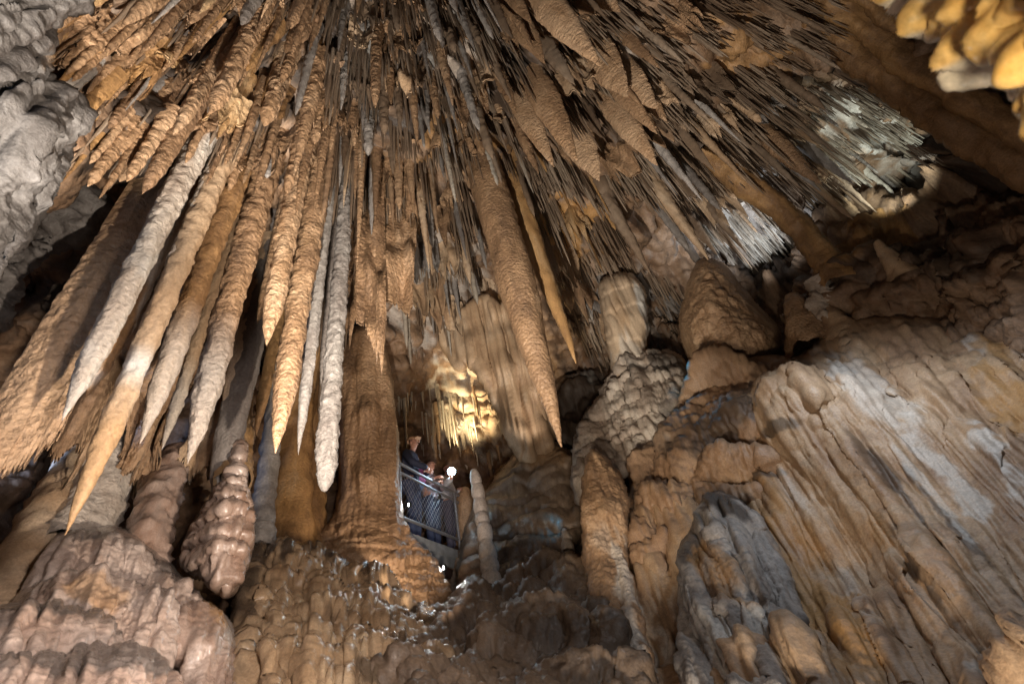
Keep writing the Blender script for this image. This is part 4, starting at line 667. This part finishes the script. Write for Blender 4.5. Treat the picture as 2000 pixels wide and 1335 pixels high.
# ------------------------------------------------------------------ viewing platform, lamps and visitors
plain('galvanised_steel', (.30, .31, .34), .45, .6); plain('grey_timber', (.20, .215, .23), .7, 0, scale=9); plain('rusty_steel', (.055, .03, .025), .7, .3, scale=14)
plain('dark_steel', (.03, .032, .036), .5, .5); plain('lamp_glass', (.9, .95, 1), .3, 0, (1, 1, 1), 9); plain('torch_light', (.9, .95, 1), .3, 0, (.45, .78, 1), 60)
plain('skin', (.50, .27, .20), .5); plain('navy_cloth', (.015, .02, .045), .8); plain('stripe_cloth', (.42, .44, .50), .8); plain('denim', (.03, .045, .10), .85); plain('white_cloth', (.52, .53, .58), .8)
plain('print_cloth', (.075, .075, .12), .85, scale=60); plain('pink_cloth', (.36, .09, .22), .8); plain('cap_cloth', (.50, .30, .18), .8); plain('grey_hair', (.30, .27, .25), .7); plain('black_plastic', (.012, .012, .014), .35); plain('lilac_cloth', (.32, .26, .30), .8)
def box(a, b, w, h, up=(0, 0, 1)):            # bar from a to b, w wide (horizontal), h high, hanging below the line
    a = np.array(a, float); b = np.array(b, float); t = (b-a)/np.linalg.norm(b-a); u = np.cross(t, up); u /= np.linalg.norm(u); v = np.cross(u, t)
    c = min(w, h)*.12; pts = [(-w/2+c, 0), (w/2-c, 0), (w/2, -c), (w/2, -h+c), (w/2-c, -h), (-w/2+c, -h), (-w/2, -h+c), (-w/2, -c)]
    V = [a+u*x+v*y for x, y in pts]+[b+u*x+v*y for x, y in pts]
    return V, [list(range(8))[::-1], list(range(8, 16))]+[[i, (i+1) % 8, (i+1) % 8+8, i+8] for i in range(8)]
def rod(a, b, r, seg=10):
    a = np.array(a, float); b = np.array(b, float)
    V, f = tube_geo(np.stack([a+(b-a)*k for k in (0, .02, .5, .98, 1)]), np.array([r*.8, r, r, r, r*.8]), seg, bump=0)
    n = len(V); return V.tolist(), f.tolist()+[list(range(seg))[::-1], list(range(n-seg, n))]
def add(name, g, mat, parent, smooth=False): return mesh_obj(name, np.array(g[0]), [list(map(int, x)) for x in g[1]], mat, parent, smooth=smooth)
def join(gs):
    V = []; Fc = []
    for v, f in gs:
        k = len(V); V += [list(x) for x in v]; Fc += [[int(i)+k for i in q] for q in f]
    return V, Fc
zr = 3.4
def at_z(px, py, z):
    v = rays(px, py); return v*z/v[2]
RL = at_z(778, 903, zr); RR = at_z(905, 972, zr); dv = RR-RL; LEN = np.linalg.norm(dv); dh = dv/LEN; nn = np.array([-dh[1], dh[0], 0])
ZD = zr-1.05
def plat(t, off, z): return RL+dv*t+nn*off+np.array([0, 0, z-zr])
vp = empty('viewing_platform', plat(.5, .5, ZD), 'raised viewing platform with grey steel railing and timber edge where the visitors stand', 'platform')
for k, off in enumerate(np.arange(.0, 1.7, .21)):
    add('deck_plank', box(plat(-.1, off+.1, ZD), plat(1.12, off+.1, ZD), .20, .045), 'grey_timber', vp)
add('fascia_board', box(plat(-.1, -.03, ZD-.01), plat(1.12, -.03, ZD-.01), .04, .17), 'grey_timber', vp)
add('fascia_board', box(plat(-.1, -.035, ZD-.185), plat(1.12, -.035, ZD-.185), .04, .14), 'grey_timber', vp)
add('support_beam', box(plat(-.1, .02, ZD-.335), plat(1.14, .02, ZD-.335), .12, .16), 'rusty_steel', vp)
add('support_beam', box(plat(-.1, .9, ZD-.06), plat(1.14, .9, ZD-.06), .12, .2), 'rusty_steel', vp)
for t in (.1, .6, 1.08): add('cross_beam', box(plat(t, .06, ZD-.06), plat(t, 1.6, ZD-.06), .08, .14), 'rusty_steel', vp)
add('top_rail', rod(plat(-.08, 0, zr), plat(1.03, 0, zr), .026), 'galvanised_steel', vp, True)
add('middle_rail', rod(plat(-.08, 0, zr-.15), plat(1.0, 0, zr-.15), .022), 'galvanised_steel', vp, True)
add('bottom_rail', rod(plat(-.08, 0, ZD+.20), plat(1.0, 0, ZD+.20), .024), 'galvanised_steel', vp, True)
for t in (.0, .82): add('railing_post', rod(plat(t, -.01, zr), plat(t, -.01, ZD-.12), .026), 'galvanised_steel', vp, True)
add('railing_post', rod(plat(1.0, .05, zr), plat(1.0, .05, ZD), .024), 'galvanised_steel', vp, True)
add('end_rail', rod(plat(1.02, 0, zr), plat(1.02, .9, zr), .024), 'galvanised_steel', vp, True)
wires = []
H0, H1 = zr-.17, ZD+.22
for q in np.arange(-.7, 1.0+.6, .045):
    for sg in (1, -1):
        a0, a1 = q, q+sg*(H0-H1)/LEN*.9; lo, hi = -.05, 1.0
        f0, f1 = 0., 1.
        if a0 < lo or a0 > hi: continue
        if a1 > hi: f1 = (hi-a0)/(a1-a0)
        if a1 < lo: f1 = (lo-a0)/(a1-a0)
        A = plat(a0, .012*sg, H0); B = plat(a0+(a1-a0)*f1, .012*sg, H0+(H1-H0)*f1); V, f = tube_geo(np.stack([A, (A+B)/2, B]), np.full(3, .0022), 3, bump=0); wires.append((V.tolist(), f.tolist()))
wm = add('wire_mesh', join(wires), 'galvanised_steel', vp); wm['kind'] = 'stuff'

def cave_lamp(px, py, r, wpx, aim, label, lens_ratio=1.0):
    p = W(px, py, r); a = np.array(aim, float)-p; a /= np.linalg.norm(a); R0 = size_at(p, wpx)/2
    t = empty('cave_lamp', p-a*R0*1.2, label, 'lamp', 'small floodlights at the platform')
    C = np.stack([p-a*R0*x for x in (2.0, 1.9, 1.2, .25, .0, .05)]); V, f = tube_geo(C, R0*np.array([.3, .7, .95, 1.1, 1.12, 1.02]), 18, bump=0)
    add('housing', (V, f.tolist()+[list(range(18))[::-1]]), 'dark_steel', t, True)
    C = np.stack([p-a*R0*x for x in (.12, .06, .02)]); V, f = tube_geo(C, R0*np.array([1.0, .95, .5]), 18, bump=0)
    add('lens', (V, f.tolist()+[list(range(36, 54))]), 'lamp_glass', t, True)
    add('bracket', box(p-a*R0*1.2, p-a*R0*1.4-np.array([0, 0, R0*2.4]), R0*.4, R0*.2, up=a), 'dark_steel', t)
    l = lamp('lamp_light', p+a*R0*.5, 6, (1, .97, .92), p+a, 110, .6, R0*.6); l.parent = t; l.location = Vector((p+a*R0*.5).tolist())-t.location
cave_lamp(798, 985, 7.55, 12, (.9, 2.2, 1.6), 'oval white floodlight clamped low behind the railing, upper of the two lamps')
cave_lamp(866, 1108, 7.15, 13, (-.2, .4, .3), 'oval white floodlight glowing underneath the platform deck')

dg = lambda: bpy.context.evaluated_depsgraph_get()
def skin_mesh(name, pts, edges, mat, parent, sub=1, extra=None):
    """pts: name -> (xyz, radius); grown into one smooth surface"""
    keys = list(pts); me = bpy.data.meshes.new(name); me.from_pydata([pts[k][0] for k in keys], [(keys.index(a), keys.index(b)) for a, b in edges], [])
    o = bpy.data.objects.new(name, me); COL.objects.link(o)
    o.modifiers.new('skin', 'SKIN'); m = o.modifiers.new('sub', 'SUBSURF'); m.levels = sub; m.render_levels = sub
    for i, k in enumerate(keys):
        r = pts[k][1]; me.skin_vertices[0].data[i].radius = (r, r) if np.isscalar(r) else r
    me.skin_vertices[0].data[0].use_root = True
    ev = bpy.data.meshes.new_from_object(o.evaluated_get(dg())); V = np.array([v.co for v in ev.vertices]); Fc = [list(p.vertices) for p in ev.polygons]
    bpy.data.objects.remove(o); bpy.data.meshes.remove(me); bpy.data.meshes.remove(ev)
    V, Fc = join([(V.tolist(), Fc)]+(extra or []))
    me = bpy.data.meshes.new(name); me.from_pydata(V, [], Fc); me.polygons.foreach_set('use_smooth', np.ones(len(me.polygons), bool)); me.materials.append(MATS[mat])
    o = bpy.data.objects.new(name, me); COL.objects.link(o); o.parent = parent; return o
def ell(c, r, n=12, m=8, zmin=-1.0):
    V = []; c = np.array(c)
    ph = np.linspace(max(-math.pi/2, math.asin(max(-1, zmin))), math.pi/2, m)
    for a in ph:
        for b in np.arange(n)*2*math.pi/n: V.append((c+np.array([math.cos(a)*math.cos(b)*r[0], math.cos(a)*math.sin(b)*r[1], math.sin(a)*r[2]])).tolist())
    f = [[i*n+j, i*n+(j+1) % n, (i+1)*n+(j+1) % n, (i+1)*n+j] for i in range(m-1) for j in range(n)]
    return V, f
def chain(pts, r, seg=6):
    V, f = tube_geo(np.array(pts, float), np.array(r, float), seg, bump=0); n = len(V)
    return V.tolist(), f.tolist()+[list(range(seg))[::-1], list(range(n-seg, n))]
def hand(wr, direc, side, curl=.5):
    d = np.array(direc, float); d /= np.linalg.norm(d); lat = np.cross(d, [0, 0, 1]); lat /= np.linalg.norm(lat); dn = np.cross(lat, d); dn *= -1 if dn[2] > 0 else 1
    g = []; w = np.array(wr)
    for k, (o_, l) in enumerate(((-.030, .062), (-.010, .072), (.010, .068), (.029, .052))):
        b = w+d*.085+lat*o_*side
        g.append(chain([w+d*.05+lat*o_*.8*side, b, b+d*l*.45+dn*.012*curl, b+d*l*.75+dn*.04*curl, b+d*l*.85+dn*.06*curl], [.011, .010, .009, .008, .005]))
    b = w+d*.03-lat*.03*side
    g.append(chain([b, b+d*.03-lat*.025*side, b+d*.06-lat*.03*side+dn*.015, b+d*.075-lat*.025*side+dn*.02], [.013, .011, .010, .006]))
    return g
def person(pos, yaw, H, label, armL, armR, top, legs, headyaw=0.0, tilt=.05, cap=None, hair='grey_hair', glasses=True, stripes=False, scarf=None, shoulder=.19):
    t = empty('person', pos, label, 'person', None); t.rotation_euler = (0, 0, yaw); k = H/1.75
    hy = math.sin(headyaw); hx = math.cos(headyaw)
    hd = np.array([0, .045, 1.63])*k; fwd = np.array([-hy, hx, .18]); fwd /= np.linalg.norm(fwd)
    sh = {s: np.array([s*shoulder, 0, 1.40])*k for s in (-1, 1)}
    P = {'pelvis': ((0, 0, .95*k), (.13, .10)), 'waist': ((0, 0, 1.12*k), (.125, .095)), 'chest': ((0, .01, 1.32*k), (.15, .105)), 'neckbase': ((0, .005, 1.45*k), .062), 'neck': ((0, .02, 1.51*k), .052), 'jaw': (tuple(hd+fwd*.03+[0, 0, -.06*k]), (.060, .066)), 'skull': (tuple(hd+[0, 0, .03*k]), (.075, .09)), 'crown': (tuple(hd+[0, 0, .09*k]), (.058, .07))}
    E = [('pelvis', 'waist'), ('waist', 'chest'), ('chest', 'neckbase'), ('neckbase', 'neck'), ('neck', 'jaw'), ('jaw', 'skull'), ('skull', 'crown')]
    for s, arm in ((-1, armL), (1, armR)):
        e, w = np.array(arm[0])*k, np.array(arm[1])*k; dirh = (w-e)/np.linalg.norm(w-e) if len(arm) < 3 else np.array(arm[2], float)/np.linalg.norm(arm[2])
        P['sh%d' % s] = (tuple(sh[s]), .055); P['el%d' % s] = (tuple(e), .04); P['wr%d' % s] = (tuple(w), .028); P['pa%d' % s] = (tuple(w+dirh*.06), (.036, .018))
        E += [('chest', 'sh%d' % s), ('sh%d' % s, 'el%d' % s), ('el%d' % s, 'wr%d' % s), ('wr%d' % s, 'pa%d' % s)]
        P['hip%d' % s] = ((s*.09*k, 0, .88*k), .082); P['kn%d' % s] = ((s*.10*k, .015, .49*k), .058); P['an%d' % s] = ((s*.10*k, -.01, .09*k), .042); P['to%d' % s] = ((s*.12*k, .13, .04), .036)
        E += [('pelvis', 'hip%d' % s), ('hip%d' % s, 'kn%d' % s), ('kn%d' % s, 'an%d' % s), ('an%d' % s, 'to%d' % s)]
    ex = []
    for s, arm in ((-1, armL), (1, armR)):
        e, w = np.array(arm[0])*k, np.array(arm[1])*k
        ex += hand(w, (w-e) if len(arm) < 3 else arm[2], s, .9)
    lat = np.cross(fwd, [0, 0, 1]); lat /= np.linalg.norm(lat)
    nose = hd+fwd*.10*k; ex.append(chain([nose+[0, 0, .03], nose+fwd*.008, nose+fwd*.024+[0, 0, -.022], nose+fwd*.004+[0, 0, -.034]], [.007, .011, .014, .008]))
    for s in (-1, 1): ex.append(ell(hd+lat*.078*s-fwd*.0, (.014, .022, .034), 8, 6))
    ex.append(chain([hd+fwd*.088-lat*.026+[0, 0, -.058], hd+fwd*.098+[0, 0, -.056], hd+fwd*.088+lat*.026+[0, 0, -.058]], [.004, .009, .004]))
    skin_mesh('body', P, E, 'skin', t, 2, ex)
    def grow(names, ed, inc, nm, mat, cut=None):
        Q = {n: ((cut or {}).get(n, P[n][0]), tuple(np.array(P[n][1])*1.0+inc) if not np.isscalar(P[n][1]) else P[n][1]+inc) for n in names}
        return skin_mesh(nm, Q, ed, mat, t, 2)
    arms = ['sh-1', 'el-1', 'wr-1', 'sh1', 'el1', 'wr1']
    g = grow(['waist', 'pelvis', 'chest', 'neckbase']+arms, [('pelvis', 'waist'), ('waist', 'chest'), ('chest', 'neckbase'), ('chest', 'sh-1'), ('sh-1', 'el-1'), ('el-1', 'wr-1'), ('chest', 'sh1'), ('sh1', 'el1'), ('el1', 'wr1')], .024, 'jacket' if stripes else 'blouse', top)
    grow(['pelvis', 'hip-1', 'kn-1', 'an-1', 'hip1', 'kn1', 'an1'], [('pelvis', 'hip-1'), ('hip-1', 'kn-1'), ('kn-1', 'an-1'), ('pelvis', 'hip1'), ('hip1', 'kn1'), ('kn1', 'an1')], .02, 'trousers', legs)
    for s in (-1, 1):
        b = ell((s*.115*k, .06, .05), (.05, .14, .055), 12, 8, -.8); add('shoe', b, 'black_plastic', t, True)
    for s in (-1, 1):
        e = ell(hd+fwd*.082+lat*.032*s+[0, 0, .015], (.012, .012, .009), 8, 6); add('eye', e, 'black_plastic', t, True)
    if cap:
        c = ell(hd+[0, -.008, .05], (.088, .104, .10), 18, 9, 0.0); cp = add('cap', c, cap, t, True)
        br = [hd+fwd*.06+[0, 0, .055]-lat*.085, hd+fwd*.13+[0, 0, .062]-lat*.06, hd+fwd*.175+[0, 0, .055], hd+fwd*.13+[0, 0, .062]+lat*.06, hd+fwd*.06+[0, 0, .055]+lat*.085]
        V = [b.tolist() for b in br]+[(b+[0, 0, -.012]).tolist() for b in br]
        bm = mesh_obj('brim', np.array(V), [[0, 1, 2, 3, 4], [9, 8, 7, 6, 5]]+[[i, i+5, (i+1) % 5+5, (i+1) % 5] for i in range(5)], cap, None, smooth=False, origin=np.zeros(3)); bm.parent = cp; bm.location = (0, 0, 0)
        cp.location = (0, 0, 0)
    hr = ell(hd+[0, -.03, .03 if not cap else 0], (.088, .088, .10 if not cap else .07), 16, 9, -.75 if not cap else -.95); add('hair', hr, hair, t, True)
    if glasses:
        gl = []
        for s in (-1, 1):
            c = hd+fwd*.100+lat*.034*s+[0, 0, .015]; th = np.linspace(0, 2*math.pi, 13)
            gl.append(chain([c+lat*.027*math.cos(a)+np.array([0, 0, .021])*math.sin(a) for a in th], [.003]*13, 4))
            gl.append(chain([c+lat*.027*s, hd+lat*.085*s+[0, 0, .02]], [.003, .003], 4))
        gl.append(chain([hd+fwd*.103-lat*.008+[0, 0, .018], hd+fwd*.103+lat*.008+[0, 0, .018]], [.003, .003], 4))
        add('glasses', join(gl), 'black_plastic', t, True)
    if stripes:
        st = []
        for s, arm in ((-1, armL), (1, armR)):
            a, b, c = sh[s], np.array(arm[0])*k, np.array(arm[1])*k
            for (p, q, r0, r1) in ((a, b, .092, .078), (b, c, .078, .066)):
                for f in (.25, .5, .75):
                    m_ = p+(q-p)*f; dd = (q-p)/np.linalg.norm(q-p); r_ = r0+(r1-r0)*f+.003
                    st.append(chain([m_-dd*.009, m_+dd*.009], [r_*.93, r_*.93], 14))
        add('sleeve_stripe', join(st), 'stripe_cloth', t, True)
        add('shirt_collar', chain([(0, .03, 1.45*k), (0, .035, 1.50*k)], [.078, .064], 14), 'white_cloth', t, True)
    if scarf:
        add('scarf', chain([(-.09, .05, 1.45*k), (0, .10, 1.40*k), (.09, .05, 1.45*k), (0, -.07, 1.48*k), (-.09, .05, 1.45*k)], [.03]*5, 8), scarf, t, True)
    return t
yaw = math.atan2(-(-nn)[0], (-nn)[1])         # local +y faces the railing
OFF = .22
def stand(tt, H, dyaw, off=OFF, **kw):
    p = plat(tt, off, ZD); return person(p, yaw+dyaw, H, **kw)
stand(.34, 1.86, .18, label='older man in tan cap and glasses leaning on the railing in a dark striped jacket', armL=((-.27, .12, 1.17), (-.04, .26, 1.08), (1, .1, -.05)), armR=((.27, .12, 1.17), (.05, .29, 1.10), (-1, .1, -.05)), top='navy_cloth', legs='denim', cap='cap_cloth', headyaw=-.1, stripes=True)
stand(.61, 1.60, -.1, label='woman with glasses and short fair hair leaning on the railing in the middle', armL=((-.25, .10, 1.18), (-.05, .26, 1.22), (1, .3, 0)), armR=((.25, .14, 1.18), (.20, .28, 1.24), (-.2, .9, 0)), top='lilac_cloth', legs='denim', hair='cap_cloth', headyaw=-.15, scarf=None, shoulder=.175)
tl = W(882, 920, 8.45)-plat(.90, OFF, ZD); cy_, sy_ = math.cos(-(yaw+.15)), math.sin(-(yaw+.15)); tl = np.array([tl[0]*cy_-tl[1]*sy_, tl[0]*sy_+tl[1]*cy_, tl[2]])/(1.74/1.75)
hw_ = tl+np.array([0, -.02, -.13]); ew_ = (np.array([.19, 0, 1.40])+hw_)/2+np.array([.10, .02, -.14])
w2 = stand(.90, 1.74, .15, label='woman in a white blouse raising a bright torch in front of her face', armL=((-.25, .08, 1.14), (-.02, .27, 1.17), (1, .3, 0)), armR=(tuple(ew_), tuple(hw_), (0, .1, 1)), top='white_cloth', legs='print_cloth', hair='grey_hair', glasses=False, headyaw=.1, shoulder=.18)
# pink jacket hung over the rail
jk = curtain('pink_jacket', [(802, 921, 806, 944), (812, 926, 814, 952), (822, 931, 824, 950), (832, 936, 834, 946)], [8.2, 8.28, 8.34, 8.4], 'pink_cloth', 'small magenta jacket draped over the railing between the man and the woman', 'jacket', ncol=16, nrow=14, thick=.03, wave=.05, wwl=.12)
tp = W(882, 920, 8.45); ax = -tp/np.linalg.norm(tp)
tc = empty('torch', tp-ax*.05, 'glaring white torch held up by the woman in white', 'torch')
V, f = tube_geo(np.stack([tp-ax*x for x in (.14, .13, .05, .02, 0)]), np.array([.018, .022, .026, .07, .072]), 14, bump=0); add('barrel', (V, f.tolist()+[list(range(14))[::-1]]), 'black_plastic', tc, True)
V, f = tube_geo(np.stack([tp-ax*x for x in (.004, -.004, -.008)]), np.array([.07, .067, .03]), 14, bump=0); add('lens', (V, f.tolist()+[list(range(28, 42))]), 'torch_light', tc, True)
l = lamp('torch_beam', tp+ax*.05, 16, (.7, .88, 1.0), None, radius=.04); l.parent = tc; l.location = Vector((tp+ax*.03).tolist())-tc.location
print('all', round(time.time()-T0, 1))
